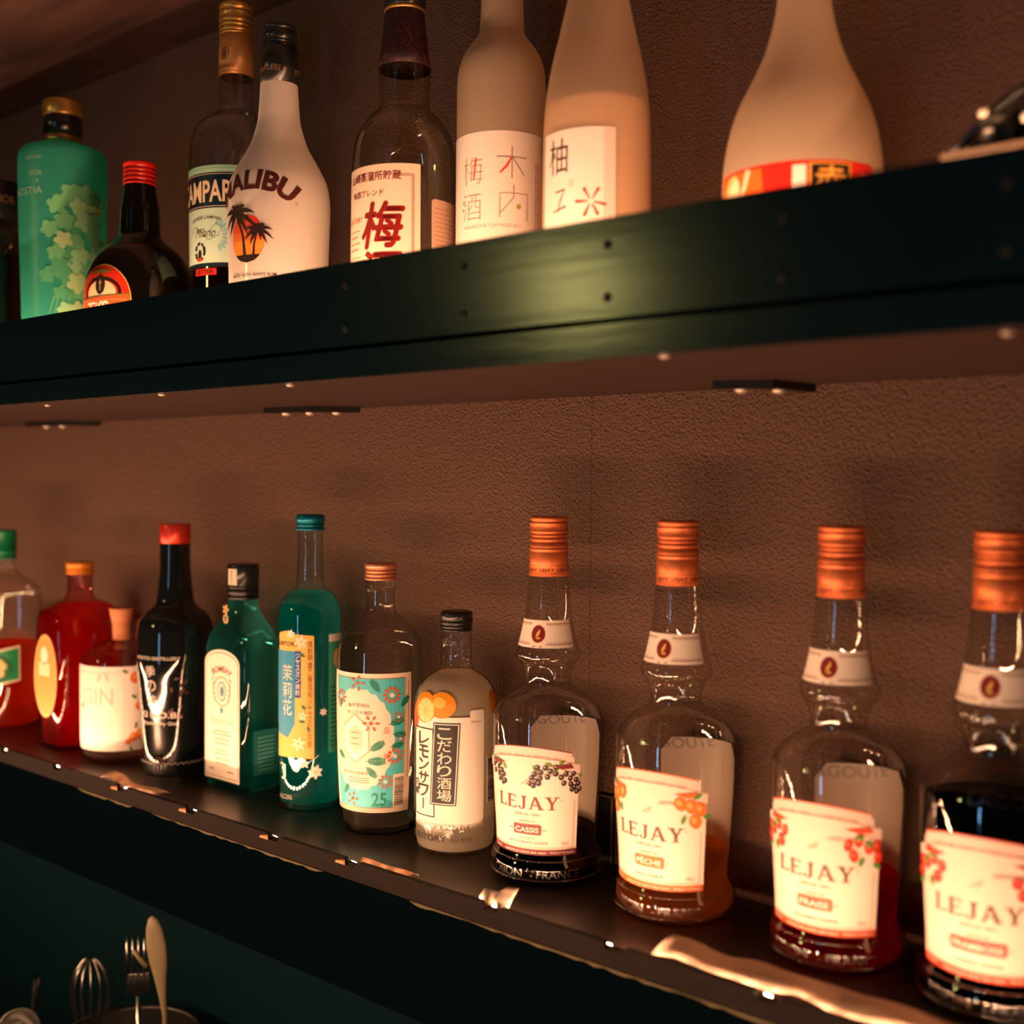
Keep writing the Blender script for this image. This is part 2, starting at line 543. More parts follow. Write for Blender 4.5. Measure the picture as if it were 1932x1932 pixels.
# upper shelf
sh = thing('wall_shelf', 'upper black wooden wall shelf with a deep front board and paired screw holes', 'shelf', (XC, .65, ZU))
def lo(p, o): return (p[0] - o.location.x, p[1] - o.location.y, p[2] - o.location.z)
bm = bmesh.new(); add_box(bm, lo((XC, .655, .07925), sh), (XW, .225, .0175))
link('shelf_board', bm, underwood, sh, smooth=False)
bm = bmesh.new(); add_box(bm, lo((XC, .5380, .1205), sh), (XW, .008, .0562))
link('front_board', bm, blackwood, sh, smooth=False)
bm = bmesh.new(); add_box(bm, lo((XC, .5395, .0800), sh), (XW, .006, .0190))
link('lower_front_board', bm, blackwood, sh, smooth=False)
bm = bmesh.new(); add_box(bm, lo((XC, .5434, .0915), sh), (XW, .003, .009)); link('groove_light_stop', bm, blackwood2, sh, smooth=False)  # added black filler: keeps strip light from leaking through the groove and darkens it
k = 0
for x in (-.606, -.4962, -.3862, -.279, -.17):
    for z in (.1335, .1040):
        b_ = lathe_bm([(0, 0), (0, .0022), (.0004, .0028), (.0006, .0018), (.0002, .0010), (.0002, 0)], 16)
        bmesh.ops.rotate(b_, cent=(0, 0, 0), matrix=Matrix.Rotation(rad(90), 3, 'X'), verts=b_.verts)
        link('screw', b_, darkmetal, sh, lo((x, .5339, z), sh))
for (pts, scr) in (([(-1.4186, .726), (-1.345, .731), (-1.327, .764)], [(-1.39, .733), (-1.36, .738)]),
                   ([(-.9206, .714), (-.865, .722), (-.838, .753)], [(-.905, .722), (-.877, .728), (-.853, .741)]),
                   ([(-.416, .706), (-.3835, .719), (-.3795, .766)], [(-.404, .717), (-.385, .735)])):
    a = Art()
    bm = bmesh.new()
    q = [Vector(lo((p[0], p[1], .0678), sh)) for p in pts]
    for p0, p1 in zip(q, q[1:]):
        d = p1 - p0; mid = (p0 + p1) / 2
        add_box(bm, mid, (d.length + .006, .011, .0055), rz=math.atan2(d.y, d.x))
    br = link('bracket', bm, darkmetal, sh, smooth=False)
    for x, y in scr:
        bm = bmesh.new()
        bmesh.ops.create_uvsphere(bm, u_segments=12, v_segments=8, radius=.0050)
        bmesh.ops.scale(bm, vec=(1, 1, .6), verts=bm.verts)
        link('screw', bm, screwm, br, lo((x, y, .0650), sh))
for x, y in ((-1.0667, .5632), (-.8495, .5480), (-.6839, .5490), (-.356, .5470), (-.1761, .5569)):
    bm = bmesh.new()
    bmesh.ops.create_uvsphere(bm, u_segments=12, v_segments=8, radius=.0034)
    bmesh.ops.scale(bm, vec=(1, 1, .5), verts=bm.verts)
    link('screw', bm, screwm, sh, lo((x, y, .0703), sh))

# lower shelf
ls = thing('wall_shelf', 'lower dark wooden wall shelf with a notched chipped front rail', 'shelf', (XC, .69, ZS))
bm = bmesh.new(); add_box(bm, lo((XC, .692, ZS - .009), ls), (XW, .152, .018))
link('shelf_board', bm, topwood, ls, smooth=False)
# notched rail: profile along x extruded in y
bm = bmesh.new()
tops = []
edges = [-3.2, -1.56, -1.4, -1.262, -1.1484, -1.0258, -.9098, -.7901, -.6928, -.5463, -.4396, -.33, -.2, -.08, .05, .2, .55]
for a, b in zip(edges, edges[1:]):
    n0 = .010 if b - a > .08 else .006
    tops += [(a + .0015, -.3035), (a + .011, -.3035), (a + .016, -.2990), (b - .002, -.2985), (b - .0005, -.3035)]
lower = -.3145
pf = [bm.verts.new((x - XC, .6120 - .69, z - ZS)) for x, z in tops]
pb = [bm.verts.new((x - XC, .6165 - .69, z - ZS)) for x, z in tops]
lf = [bm.verts.new((x - XC, .6120 - .69, lower - ZS)) for x, z in tops]
lb = [bm.verts.new((x - XC, .6165 - .69, lower - ZS)) for x, z in tops]
for i in range(len(tops) - 1):
    bm.faces.new((lf[i], lf[i + 1], pf[i + 1], pf[i])); bm.faces.new((pb[i], pb[i + 1], lb[i + 1], lb[i]))
    bm.faces.new((pf[i], pf[i + 1], pb[i + 1], pb[i])); bm.faces.new((lb[i], lb[i + 1], lf[i + 1], lf[i]))
rail = link('front_rail', bm, lipwood, ls, smooth=False)
bm = bmesh.new(); add_box(bm, lo((XC, .6170, -.3595), ls), (XW, .010, .089), bev=.001)
link('front_board', bm, blackwood2, ls, smooth=False)
# chipped paint along the top edge of the black front board, and splinters at rail notches
rnd = random.Random(5)
for xa, xb in ((-1.10, -1.00), (-.965, -.93), (-.93, -.72), (-.62, -.56), (-.56, -.20)):
    bm = bmesh.new(); n = max(3, int((xb - xa) / .008)); top_ = []; bot_ = []
    for k in range(n + 1):
        x = xa + (xb - xa) * k / n
        top_.append(bm.verts.new((x - XC, .61185 - .69, -.3150 - ZS)))
        bot_.append(bm.verts.new((x - XC, .61185 - .69, -.3153 - (rnd.uniform(.0003, .0022) if 0 < k < n else 0) - ZS)))
    for k in range(n): bm.faces.new((bot_[k], bot_[k + 1], top_[k + 1], top_[k]))
    link('chipped_edge', bm, chipm, ls, smooth=False)
for x in (-.9098, -.7901, -1.0258, -.6928):
    bm = bmesh.new()
    vs = []
    pts_ = [(-.012, -.0010), (0, -.0010)]
    for j in range(5): pts_ += [(-.0010 - j * .0022, .0035 - j * .0005), (-.0022 - j * .0022, .0005)]
    f = bm.faces.new([bm.verts.new((x + u - XC, .61185 - .69, -.3030 + v - ZS)) for u, v in pts_])
    bmesh.ops.triangulate(bm, faces=[f])
    link('splintered_end_grain', bm, corkm, ls, smooth=False)

pb_ = thing('backboard', 'dark green painted backboard in the recess below the lower shelf', 'panel', (XC, WY - .006, -.86))
bm = bmesh.new(); add_box(bm, (0, 0, .18), (XW, .010, .73))
link('panel_board', bm, tealm, pb_, smooth=False)

# LED strips
diode = {}
def led_strip(label, y, z, x0, x1, strength, tilt, pitch=.0167, aim=1, dw=.0021, dh=.0016):
    t = thing('led_strip', label, 'light strip', ((x0 + x1) / 2, y, z))
    n = Vector((0, sin(tilt) * aim, cos(tilt))); s = Vector((0, cos(tilt) * aim, -sin(tilt)))
    bm = bmesh.new(); W = x1 - x0
    v = add_box(bm, (0, 0, 0), (W, max(.0055, dh * 2.4), .0006))
    R = Matrix((Vector((1, 0, 0)), s * (1 if aim > 0 else -1), n)).transposed()
    if R.determinant() < 0: R = Matrix((Vector((1, 0, 0)), -s * (1 if aim > 0 else -1), n)).transposed()
    bmesh.ops.rotate(bm, cent=(0, 0, 0), matrix=R, verts=bm.verts)
    link('tape', bm, ink(235, 225, 205), t, smooth=False)
    bm = bmesh.new(); k = 0; x = -W / 2 + .006
    while x < W / 2 - .004:
        c = n * .0011 + Vector((x, 0, 0))
        a = Vector((dw, 0, 0)); b = s * dh
        vs = [bm.verts.new(c + p) for p in (-a - b, a - b, a + b, -a + b)]
        f = bm.faces.new(vs)
        f.normal_update()
        if f.normal.dot(n) < 0: f.normal_flip()
        x += pitch
    d = link('diodes', bm, emit('warm_diode_%d' % len(diode), LED_COL, strength), t, smooth=False)
    d['kind'] = 'stuff'
    diode[label] = 1
    return t
led_strip('thin strip of warm white lights hidden behind the notched rail of the lower shelf', .6235, -.3058, -1.62, .4, LED_LOWER, rad(38))
led_strip('thin strip of warm white lights hidden behind the front board of the upper shelf', .5500, .0915, -1.36, .4, LED_UPPER, rad(30))

# ------------------------------------------------------------------ generic round bottle parts
def body(prof, mt, parent, name='glass_body', seg=72, base_r=None):
    p = list(prof)
    z0, r0 = p[0]
    br = base_r or r0 * .93
    p = [(z0 + .0035, 0), (z0 + .0028, br * .55), (z0, br * .9), (z0, br)] + p[1:] if False else [(.0030, 0), (.0024, br * .6), (0, br * .88), (.0, br)] + p
    return link(name, lathe_bm(p, seg), mt, parent)

def liquid(prof, zl, mt, parent, gap=.0016, z0=.006, name='liquid'):
    p = [(z0, 0), (z0, interp(prof, z0 + .004) - gap - .001)]
    for z, r in prof:
        if z0 + .001 < z < zl - .0005: p.append((z, r - gap))
    p += [(zl, interp(prof, zl) - gap), (zl, 0)]
    return link(name, lathe_bm(p, 64), mt, parent)

def cap(parent, z0, z1, r, mt, name='screw_cap', rings=(), knurl=None, ridge=.0006, seg=96, top=.0012):
    """plain cap with grooves at the given heights"""
    p = [(z0, 0), (z0, r - .0004), (z0 + .0004, r)]
    if knurl:
        p += [(knurl[0] - .0002, r), (knurl[0], r + .0001), (knurl[1], r + .0001), (knurl[1] + .0002, r)]
    for g in sorted(rings):
        p += [(g - ridge, r), (g - ridge * .5, r - ridge), (g + ridge * .5, r - ridge), (g + ridge, r)]
    p += [(z1 - top, r), (z1 - top * .3, r - top * .3), (z1, r - top), (z1, 0)]
    p = [p[0]] + sorted(p[1:-1], key=lambda q: q[0]) + [p[-1]]
    return link(name, lathe_bm(p, seg, (knurl[0], knurl[1], 0, .0005) if knurl else None), mt, parent)

# ------------------------------------------------------------------ lower shelf: the four tall clear liqueur bottles
LP = [(.0004, .0415), (.0040, .0438), (.0095, .0443), (.0139, .0442), (.0202, .0417), (.0235, .0402), (.0252, .0398), (.0350, .0401), (.0661, .0420), (.1034, .0436), (.1235, .0431),
      (.1301, .0412), (.1359, .0366), (.1417, .0300), (.1464, .0231), (.1488, .0188), (.1500, .0181), (.1518, .0180), (.1560, .0184), (.1600, .0193), (.1640, .0207), (.1668, .0223), (.1680, .0237), (.1707, .0254), (.1738, .0259), (.1765, .0254), (.1790, .0240),
      (.1804, .0235), (.2016, .0190), (.2170, .0173), (.2347, .0156), (.2540, .0140), (.2700, .0135)]
LP = smooth_prof(LP, 3)
bm_emb = None
def fruit_cluster(a, x, y, kind, flip=1):
    if kind == 'currant':
        dk, hi, gr = ink(48, 30, 34), ink(215, 200, 200), ink(110, 150, 60)
        for k, (dx, dy) in enumerate([(-.008, .009), (-.004, .006), (-.0005, .0085), (.003, .005), (.0055, .0085), (.0075, .0035), (.0035, .0005), (.0065, -.002), (.0095, .0005), (.0085, -.0055), (.0045, -.0035), (-.002, .0015), (.011, -.004)]):
            a.ell(x + dx * flip, y + dy, .0021, .0021, dk, 3 + k % 3, 14)
            a.ell(x + dx * flip - .0006, y + dy + .0006, .0006, .0006, hi, 7, 8)
        for dx, dy, an in ((-.010, .011, .6), (.0, .012, -.3), (.009, .010, -.9)):
            a.leaf(x + dx * flip, y + dy, .006, .003, an, gr, 3)
    elif kind == 'peach':
        o1, o2, gr = ink(238, 130, 44), ink(250, 176, 96), ink(80, 150, 70)
        for k, (dx, dy) in enumerate([(-.007, .008), (0, .006), (.0065, .004), (.003, -.0045)]):
            a.ell(x + dx * flip, y + dy, .0042, .0052, o1, 3 + k, 20, rot=.4 * flip)
            a.ell(x + (dx - .0012) * flip, y + dy + .0012, .0018, .0026, o2, 8, 12, rot=.4 * flip)
        for dx, dy, an in ((-.004, .0, -1.9), (.008, -.002, .3), (.001, .0115, .5)):
            a.leaf(x + dx * flip, y + dy, .007, .003, an if flip > 0 else pi - an, gr, 9)
    else:
        rd, gr, yl = (ink(228, 62, 30) if kind == 'strawberry' else ink(222, 50, 40)), ink(90, 150, 60), ink(250, 170, 120)
        for k, (dx, dy) in enumerate([(-.009, .005), (-.003, .0075), (.003, .003), (.008, .004), (.0095, -.003), (-.006, -.002)]):
            if kind == 'strawberry':
                a.ell(x + dx * flip, y + dy, .0027, .0042, rd, 3 + k, 16, rot=.25 * (k % 3 - 1))
            else:
                a.ell(x + dx * flip, y + dy, .0030, .0036, rd, 3 + k, 18, wob=.08, lobes=7)
            a.ell(x + (dx - .0007) * flip, y + dy + .0010, .0007, .0010, yl, 10, 8)
        for dx, dy, an in ((-.006, .0085, .3), (.001, .0075, -.8), (.006, -.0065, -.6), (.0, -.003, -2.0)):
            a.leaf(x + dx * flip, y + dy, .0065, .0035, an if flip > 0 else pi - an, gr, 9)

def liqueur(x, y, phi, label, flavour, sub, acc, fruit, zl, liqm, txtc, level_dark=None, cassis=False):
    t = thing('liqueur_bottle', label, 'bottle', (x, y, ZS), 0, 'four matching liqueur bottles at the right of the lower shelf')
    body(LP, clearg, t, base_r=.0405)
    if zl: liquid(LP, zl, liqm, t, gap=.0022)
    # cap and capsule
    cap(t, .2560, .2816, .0151, copper, rings=(.2655, .2682, .2775, .2618), knurl=(.2705, .2762), ridge=.0012)
    cp = link('capsule', lathe_bm([(.2350, .0150), (.2350, .0156), (.2535, .0152), (.2545, .0146), (.2550, .0153), (.2572, .0153), (.2576, .0140)], 72), copper, t)
    cprof = [(.2350, .0156), (.2535, .0152)]
    a = Art(); dk = ink(70, 24, 16)
    for k in range(7):
        a.text('LEJAY', -.036 + k * .0135 + (.004 if not cassis else 0), .2388, .0024, dk, 2, w=.0110, bold=.01)
    a.rect(-.046, .2374, .046, .2376, dk, 1); a.rect(-.046, .2434, .046, .2436, dk, 1)
    o = a.build('capsule_print', cp, wrap(cprof, phi, .0154))
    # embossing on shoulder and base
    a = Art()
    a.text('LAGOUTE', .020, .1262, .0068, embossg, 2, w=.052, bold=.008)
    o1 = a.build('embossed_lettering', t, wrap(LP, phi, .041, .0006, 0), .003, .002)
    a = Art()
    a.text('DIJON', -.022, .0082, .0066, embossg, 2, w=.027, bold=.008); a.text('FRANCE', .020, .0082, .0066, embossg, 2, w=.034, bold=.008)
    a.text('.', -.001, .0095, .007, embossg, 2, bold=.02)
    a.build('embossed_lettering', t, wrap(LP, phi + 8, .044, .0006, 0), .003, .002)
    for z in (.0058, .0196):
        r_ = interp(LP, z)
        link('moulded_ridge', lathe_bm([(z - .0008, r_ - .0006), (z - .0006, r_ + .0003), (z - .0002, r_ + .0007), (z + .0002, r_ + .0007), (z + .0006, r_ + .0003), (z + .0008, r_ - .0006)], 96), ridgeg, t)
    # back label (seen through the glass)
    a = Art()
    pts = [(-.036, .036), (.036, .036), (.036, .105), (.028, .115), (-.028, .118), (-.036, .108)]
    a.poly(pts, ink(236, 214, 196), 0)
    a.build('back_label', t, wrap(LP, 178 + (phi - 6), .042, -.0012, 0))
    # neck label
    a = Art(); red = ink(150, 40, 28)
    a.rect(-.0290, .1803, .0290, .2014, CREAM, 0, r=.0014)
    for z in (.1985, .1828):
        a.rect(-.0285, z, -.0062, z + .0005, red, 1); a.rect(.0062, z, .0285, z + .0005, red, 1)
    for z in (.1975, .1842):
        a.rect(-.0285, z, -.0070, z + .0002, red, 1); a.rect(.0070, z, .0285, z + .0002, red, 1)
    a.ell(0, .1910, .0058, .0068, ink(222, 150, 60), 1); a.ell(0, .1910, .0055, .0065, ink(126, 24, 26), 2)
    gd = ink(228, 188, 84)
    a.ell(0, .1912, .0011, .0026, gd, 3, rot=-.5); a.ell(.0010, .1938, .0007, .0007, gd, 3); a.stroke([(.0012, .1938), (.0008, .192)], .0007, gd, 3)
    a.poly([(-.0003, .1895), (-.0026, .1875), (-.0012, .1893)], gd, 3)
    for k in range(6):
        an = -pi / 2 + (k - 2.5) * .38
        a.stroke([(.0004, .1888), (.0004 + .0024 * cos(an), .1888 + .0022 * sin(an))], .0004, gd, 3)
    a.rect(-.0035, .1811, -.0015, .1817, ink(50, 50, 60), 1); a.rect(.0015, .1811, .0035, .1817, red, 1)
    a.build('neck_label', t, wrap(LP, phi, .0212), .003, .004)
    # main label
    A_ = ink(*acc); a = Art()
    top = lambda s: .1083 - 4.2 * s * s
    a.rect(-.0405, .0245, .0405, .0890, CREAM, 0, r=.001)
    pts = [(-.0405, .085)] + [(s / 1000, .089 if abs(s) > 38 else top(s / 1000) - .0078) for s in range(-40, 41, 4)] + [(.0405, .085)]
    a.poly([(-.036, .086), (.036, .086)] + [(s / 1000, top(s / 1000) - .003) for s in range(36, -37, -4)], CREAM, 0)
    band = [(s / 1000, top(s / 1000)) for s in range(-34, 35, 4)] + [(s / 1000, top(s / 1000) - .0080) for s in range(34, -35, -4)]
    a.poly(band, ink(250, 226, 206), 2)
    a.stroke([(s / 1000, top(s / 1000) - .0002) for s in range(-34, 35, 4)], .0009, A_, 3)
    a.stroke([(s / 1000, top(s / 1000) - .0079) for s in range(-34, 35, 4)], .0004, A_, 3)
    for sg in (-1, 1):     # folded ribbon tails
        a.poly([(sg * .0335, .0957), (sg * .0410, .0935), (sg * .0410, .0860), (sg * .021, .0935)], ink(250, 226, 206), 4)
        a.poly([(sg * .0180, .0940), (sg * .0335, .0953), (sg * .0355, .0915), (sg * .026, .0915)], A_, 5)
        a.stroke([(sg * .021, .0935), (sg * .0408, .0860)], .0004, A_, 6)
    mid = ink(176, 116, 92)
    a.text("DEPUIS 1841 · DIJON · LA CRÈME DE CASSIS", 0, .1002, .0020, mid, 5, w=.052, arc=.125)
    a.rect(-.0375, .0305, -.0371, .066, mid, 1); a.rect(.0371, .0305, .0375, .066, mid, 1); a.rect(-.0375, .0305, .0375, .0308, mid, 1); a.rect(-.0395, .0296, .0395, .02985, A_, 1)
    a.rect(-.0405, .0245, .0405, .0290, A_, 1)
    a.text('PRODUCT OF FRANCE', .0285, .0257, .0017, CREAM, 2, w=.020, bold=.01)
    a.text('ÉLABORÉ PAR LEJAY LAGOUTE · DIJON · FRANCE', -.003, .0257, .0013, CREAM, 2, w=.037, bold=.01)
    a.text('FRANCE', -.032, .0257, .0017, CREAM, 2, w=.009, bold=.01)
    if cassis:
        fruit_cluster(a, .0300, .0790, fruit, 1); fruit_cluster(a, -.0300, .0830, fruit, 1); fruit_cluster(a, .0140, .0840, fruit, -1)
    else:
        fruit_cluster(a, .0295, .0790, fruit, 1); fruit_cluster(a, -.0300, .0810, fruit, -1)
    T_ = ink(*txtc)
    a.stroke([(-.004, .0785), (-.001, .0812), (.003, .0835), (.0015, .0808), (-.001, .0790)], .0006, ink(200, 150, 90), 3)
    a.serif('LEJAY', -.0008, .0598, .0098, T_, 4, w=.0515)
    a.text('®', .0265, .0665, .0012, T_, 4)
    a.text('DEPUIS 1841', 0, .0547, .0021, mid, 3, w=.0200)
    a.text('CRÈME DE', 0, .0495, .0017, mid, 3, w=.0135)
    w_ = .0118 if len(flavour) < 8 else .0165
    a.poly([(-w_, .0410), (-w_ + .0012, .0398), (w_ - .0012, .0398), (w_, .0410), (w_, .0470), (w_ - .0012, .0482), (-w_ + .0012, .0482), (-w_, .0470)], A_, 2)
    a.poly([(-w_ + .0005, .0411), (-w_ + .0014, .0402), (w_ - .0014, .0402), (w_ - .0005, .0411), (w_ - .0005, .0469), (w_ - .0014, .0478), (-w_ + .0014, .0478), (-w_ + .0005, .0469)], CREAM, 3)
    a.poly([(-w_ + .0007, .0412), (-w_ + .0015, .0404), (w_ - .0015, .0404), (w_ - .0007, .0412), (w_ - .0007, .0468), (w_ - .0015, .0476), (-w_ + .0015, .0476), (-w_ + .0007, .0468)], A_, 4)
    a.text(flavour, 0, .0420, .0040, ink(255, 246, 232), 6, w=(w_ - .0022) * 2, bold=.016)
    for sg in (-1, 1):
        a.ell(sg * (w_ + .0016), .044, .0007, .0004, A_, 3, 8); a.ell(sg * (w_ + .0031), .044, .0004, .0004, A_, 3, 8)
    if cassis: a.text('DE DIJON', 0, .0365, .0016, mid, 3, w=.0130)
    a.text(sub, 0, .0330, .0022, ink(*[int(c * .75) for c in txtc]), 3, w=.00165 * len(sub))
    a.text('70cl', .0300, .0325, .0025, mid, 3, w=.0058)
    a.build('label', t, wrap(LP, phi, .0415))
    return t

dark_liq = liquid_mat('blackcurrant_liqueur', (.06, .006, .012), .12, .8)
peach_liq = liquid_mat('peach_liqueur', (1.0, .50, .17), .55, .4)
berry_liq = liquid_mat('strawberry_liqueur', (.95, .020, .045), .55, .5)
rasp_liq = liquid_mat('raspberry_liqueur', (.05, .006, .008), .12, .8)
liqueur(-.5745, .7190, 17, 'leftmost copper-capped bottle, blackcurrant picture label, nearly black liquid low in it', 'CASSIS', 'BLACKCURRANT LIQUEUR', (128, 42, 44), 'currant', .0285, dark_liq, (136, 52, 44), cassis=True)
liqueur(-.4555, .7196, 6.3, 'clear bottle with orange peach picture label and amber liquid low in it, copper cap', 'PÊCHE', 'PEACH LIQUEUR', (236, 116, 48), 'peach', .0450, peach_liq, (112, 66, 54))
liqueur(-.3310, .7216, 5.2, 'clear bottle with strawberry picture label and red liquid low in it, copper cap', 'FRAISE', 'STRAWBERRY LIQUEUR', (232, 84, 42), 'strawberry', .0540, berry_liq, (112, 66, 54))
liqueur(-.2290, .7185, 5.4, 'rightmost copper-capped bottle with raspberry picture label, filled with nearly black liqueur', 'FRAMBOISE', 'RASPBERRY LIQUEUR', (226, 66, 34), 'raspberry', .1205, rasp_liq, (112, 66, 54))

# ------------------------------------------------------------------ cloudy lemon drink bottle
P8 = smooth_prof([(.0003, .0240), (.0018, .0300), (.0060, .0333), (.0130, .0346), (.0600, .0350), (.1145, .0350), (.1262, .0343), (.1347, .0320), (.1433, .0262), (.1490, .0180), (.1515, .0150), (.1576, .0134), (.1720, .0129), (.1738, .0131), (.1762, .0141), (.1778, .0130), (.1850, .0126), (.1960, .0124)], 4)
t = thing('shochu_bottle', 'small round bottle of cloudy lemon drink with black and white vertical writing, black cap', 'bottle', (-.668, .7126, ZS))
body(P8, thin_glass('pebbled_glass', (.95, .95, .92), (.5, .5, .42), bumpy=.5), t, base_r=.022)
liquid(P8, .1490, frosted('cloudy_lemon_liquid', (.97, .88, .74), .5, .35, .0), t, .0018)
cap(t, .1840, .2006, .0136, blackcap, rings=(.1862, .1890), knurl=(.1918, .1940), ridge=.0008, top=.0026)
a = Art(); bk = ink(24, 20, 18); wt = ink(250, 240, 224)
a.rect(-.033, .0300, .0330, .1170, wt, 0, r=.004)
rr = random.Random(9)
for k in range(60):            # brushed lower edge
    x = -.033 + k * .0011
    a.rect(x, .0255 + rr.random() * .004, x + .0007, .0305, wt, 0)
a.rect(.0200, .112, .0330, .1225, wt, 0, r=.002)
def box(x0, y0, x1, y1, sk, mt, layer, tk=None):
    sx = lambda u, v: (u + sk * (v - y0), v)
    P = [sx(x0, y0), sx(x1, y0), sx(x1, y1), sx(x0, y1)]
    if tk is None: a.poly(P, mt, layer)
    else:
        for p, q in zip(P, P[1:] + P[:1]): a.stroke([p, q], tk, mt, layer)
box(-.0320, .0350, -.0095, .1065, -.02, wt, 1); box(-.0320, .0350, -.0095, .1065, -.02, bk, 2, .0010)
box(-.0130, .0455, .0085, .1120, .045, wt, 3); box(-.0118, .0467, .0073, .1108, .045, bk, 4)
box(-.0130, .0455, .0085, .1120, .045, bk, 4, .0008)
a.column('レモンサワー', -.0207, .1030, .0098, bk, 5, 1.09, w=.0115, bold=.018)
a.column('の素', -.0290, .0640, .0062, bk, 5, 1.15, w=.0060, bold=.015)
a.column('こだわり酒場', -.0008, .1085, .0092, ink(240, 226, 205), 6, 1.10, w=.0115, bold=.016)
a.text('SUNTORY', -.0180, .0150, .0052, bk, 3, w=.0380, bold=.025)
a.text('Alc.25%', .0130, .0148, .0038, ink(96, 80, 70), 3, w=.0190)
og, yl, lt = ink(240, 150, 30), ink(250, 196, 84), ink(255, 226, 150)
a.ell(-.0040, .1265, .0125, .0105, og, 1, 28); a.ell(-.0205, .1235, .0120, .0125, og, 2, 28); a.ell(-.0192, .1215, .0092, .0098, lt, 3, 24)
for k in range(8):
    an = k * pi / 4; a.stroke([(-.0192, .1215), (-.0192 + .0088 * cos(an), .1215 + .0092 * sin(an))], .0005, yl, 4)
a.ell(-.0330, .1150, .0050, .0120, ink(226, 80, 40), 1, 20); a.ell(.0480, .1265, .0085, .0100, og, 1, 24)
a.ell(-.0060, .1285, .0060, .0045, yl, 3, 20)
a.rect(.0368, .0450, .0475, .0820, wt, 0); a.barcode(.0375, .0455, .0468, .0815, bk, 2, vertical=False)
a.build('label', t, wrap(P8, 29.5, .0348), .003, .006)

# ------------------------------------------------------------------ big clear shochu bottle with turquoise label
P7 = smooth_prof([(.0003, .0318), (.0020, .0334), (.0060, .0340), (.0122, .0345), (.0744, .0375), (.1336, .0384), (.1579, .0375), (.1684, .0348), (.1769, .0298), (.1855, .0204), (.1921, .0143), (.1980, .0130), (.2026, .0128), (.2111, .0130), (.2135, .0140), (.2154, .0138), (.2180, .0130), (.2300, .0128)], 4)
t = thing('shochu_bottle', 'large clear bottle with a turquoise floral label around a white hexagon, copper-red cap', 'bottle', (-.7641, .7157, ZS))
body(P7, orang, t, base_r=.031)
liquid(P7, .0165, liquid_mat('clear_spirit', (.93, .92, .86), .08, .75), t, .002)
cap(t, .2205, .2355, .0142, princ('striped_copper_cap', srgb(232, 150, 112), .3, metal=.6), rings=(.2235, .2268, .2300), ridge=.0010, top=.0014)
a = Art(); tq = ink(84, 204, 212); dk = ink(14, 140, 116); rdx = ink(214, 100, 60); cr = ink(254, 236, 210); br = ink(176, 130, 84)
a.rect(-.0420, .0203, .0420, .1420, cr, 0)
a.rect(-.0330, .0245, .0352, .1382, br, 1); a.rect(-.0324, .0251, .0346, .1376, tq, 2)
a.rect(.0362, .030, .0366, .138, br, 1); a.rect(.0385, .050, .0392, .135, ink(150, 130, 110), 1)
a.ell(-.0065, .0845, .0320, .0445, cr, 3, 96, wob=.02, lobes=24)
hx = [(-.0090 + .0150 * sin(pi / 3 * k), .0850 + .0220 * cos(pi / 3 * k)) for k in range(6)]
a.poly(hx, ink(236, 196, 140), 4); a.poly([(-.0090 + (x + .0090) * .93, .085 + (y - .085) * .93) for x, y in hx], ink(255, 250, 240), 5)
a.poly([(-.0090 + (x + .0090) * .55, .085 + (y - .085) * .55) for x, y in hx], ink(252, 226, 196), 6)
a.lines(-.013, -.005, (.080, .085, .090), .0008, ink(222, 150, 110), 7)
a.text('亀甲宮焼酎', -.0060, .1130, .0032, ink(110, 92, 76), 4, w=.020, cjk=True, arc=.06); a.text('キンミヤ焼酎', -.0050, .1062, .0036, ink(110, 80, 66), 4, w=.024, cjk=True)
a.text('品', .0187, .0900, .0052, rdx, 4, cjk=True); a.text('質', .0187, .0670, .0056, rdx, 4, cjk=True)
a.text('株式会社宮崎本店', -.0080, .0535, .0030, ink(120, 90, 70), 4, w=.030, cjk=True)
a.lines(-.018, .004, (.0505, .0485, .0465), .0006, ink(150, 120, 96), 4)
a.text('25', .0125, .0268, .0118, dk, 4, w=.0135, bold=.02); a.text('%', .0222, .0275, .0042, dk, 4, w=.0052)
a.rect(.0250, .0225, .0368, .0540, cr, 4); a.barcode(.0262, .0262, .0352, .0520, ink(70, 60, 54), 5, vertical=False)
def flower(x, y, r, n, mt, cmt, layer=5):
    for k in range(n):
        an = 2 * pi * k / n; a.ell(x + r * .68 * cos(an), y + r * .68 * sin(an), r * .26, r * .15, mt, layer, 10, rot=an)
    a.ell(x, y, r * .24, r * .24, cmt, layer + 1, 10)
def fern(x, y, l, an, layer=5, mt=None):
    mt = mt or dk
    a.stroke([(x, y), (x + l * cos(an), y + l * sin(an))], .0007, mt, layer)
    for k in range(1, 8):
        q = k / 8; s_ = l * .34 * (1 - abs(q - .45))
        for sg in (1, -1):
            a.leaf(x + q * l * cos(an), y + q * l * sin(an), s_, s_ * .38, an + sg * .9, mt, layer)
flower(.0230, .1235, .0085, 10, rdx, cr); fern(.0130, .1260, .0130, 2.2); fern(.0310, .1120, .012, .9); fern(.0205, .098, .014, .25); fern(.024, .089, .012, -.1)
flower(.0290, .104, .0055, 8, rdx, cr); flower(.0260, .0700, .0080, 10, rdx, cr); fern(.022, .078, .012, .2); flower(.0180, .0480, .0070, 9, rdx, cr); flower(.0310, .085, .004, 7, rdx, cr)
flower(-.0070, .1335, .0075, 5, rdx, rdx); flower(-.0130, .0320, .0070, 5, rdx, rdx); flower(-.0255, .120, .0075, 9, rdx, cr); fern(-.028, .110, .012, 1.2)
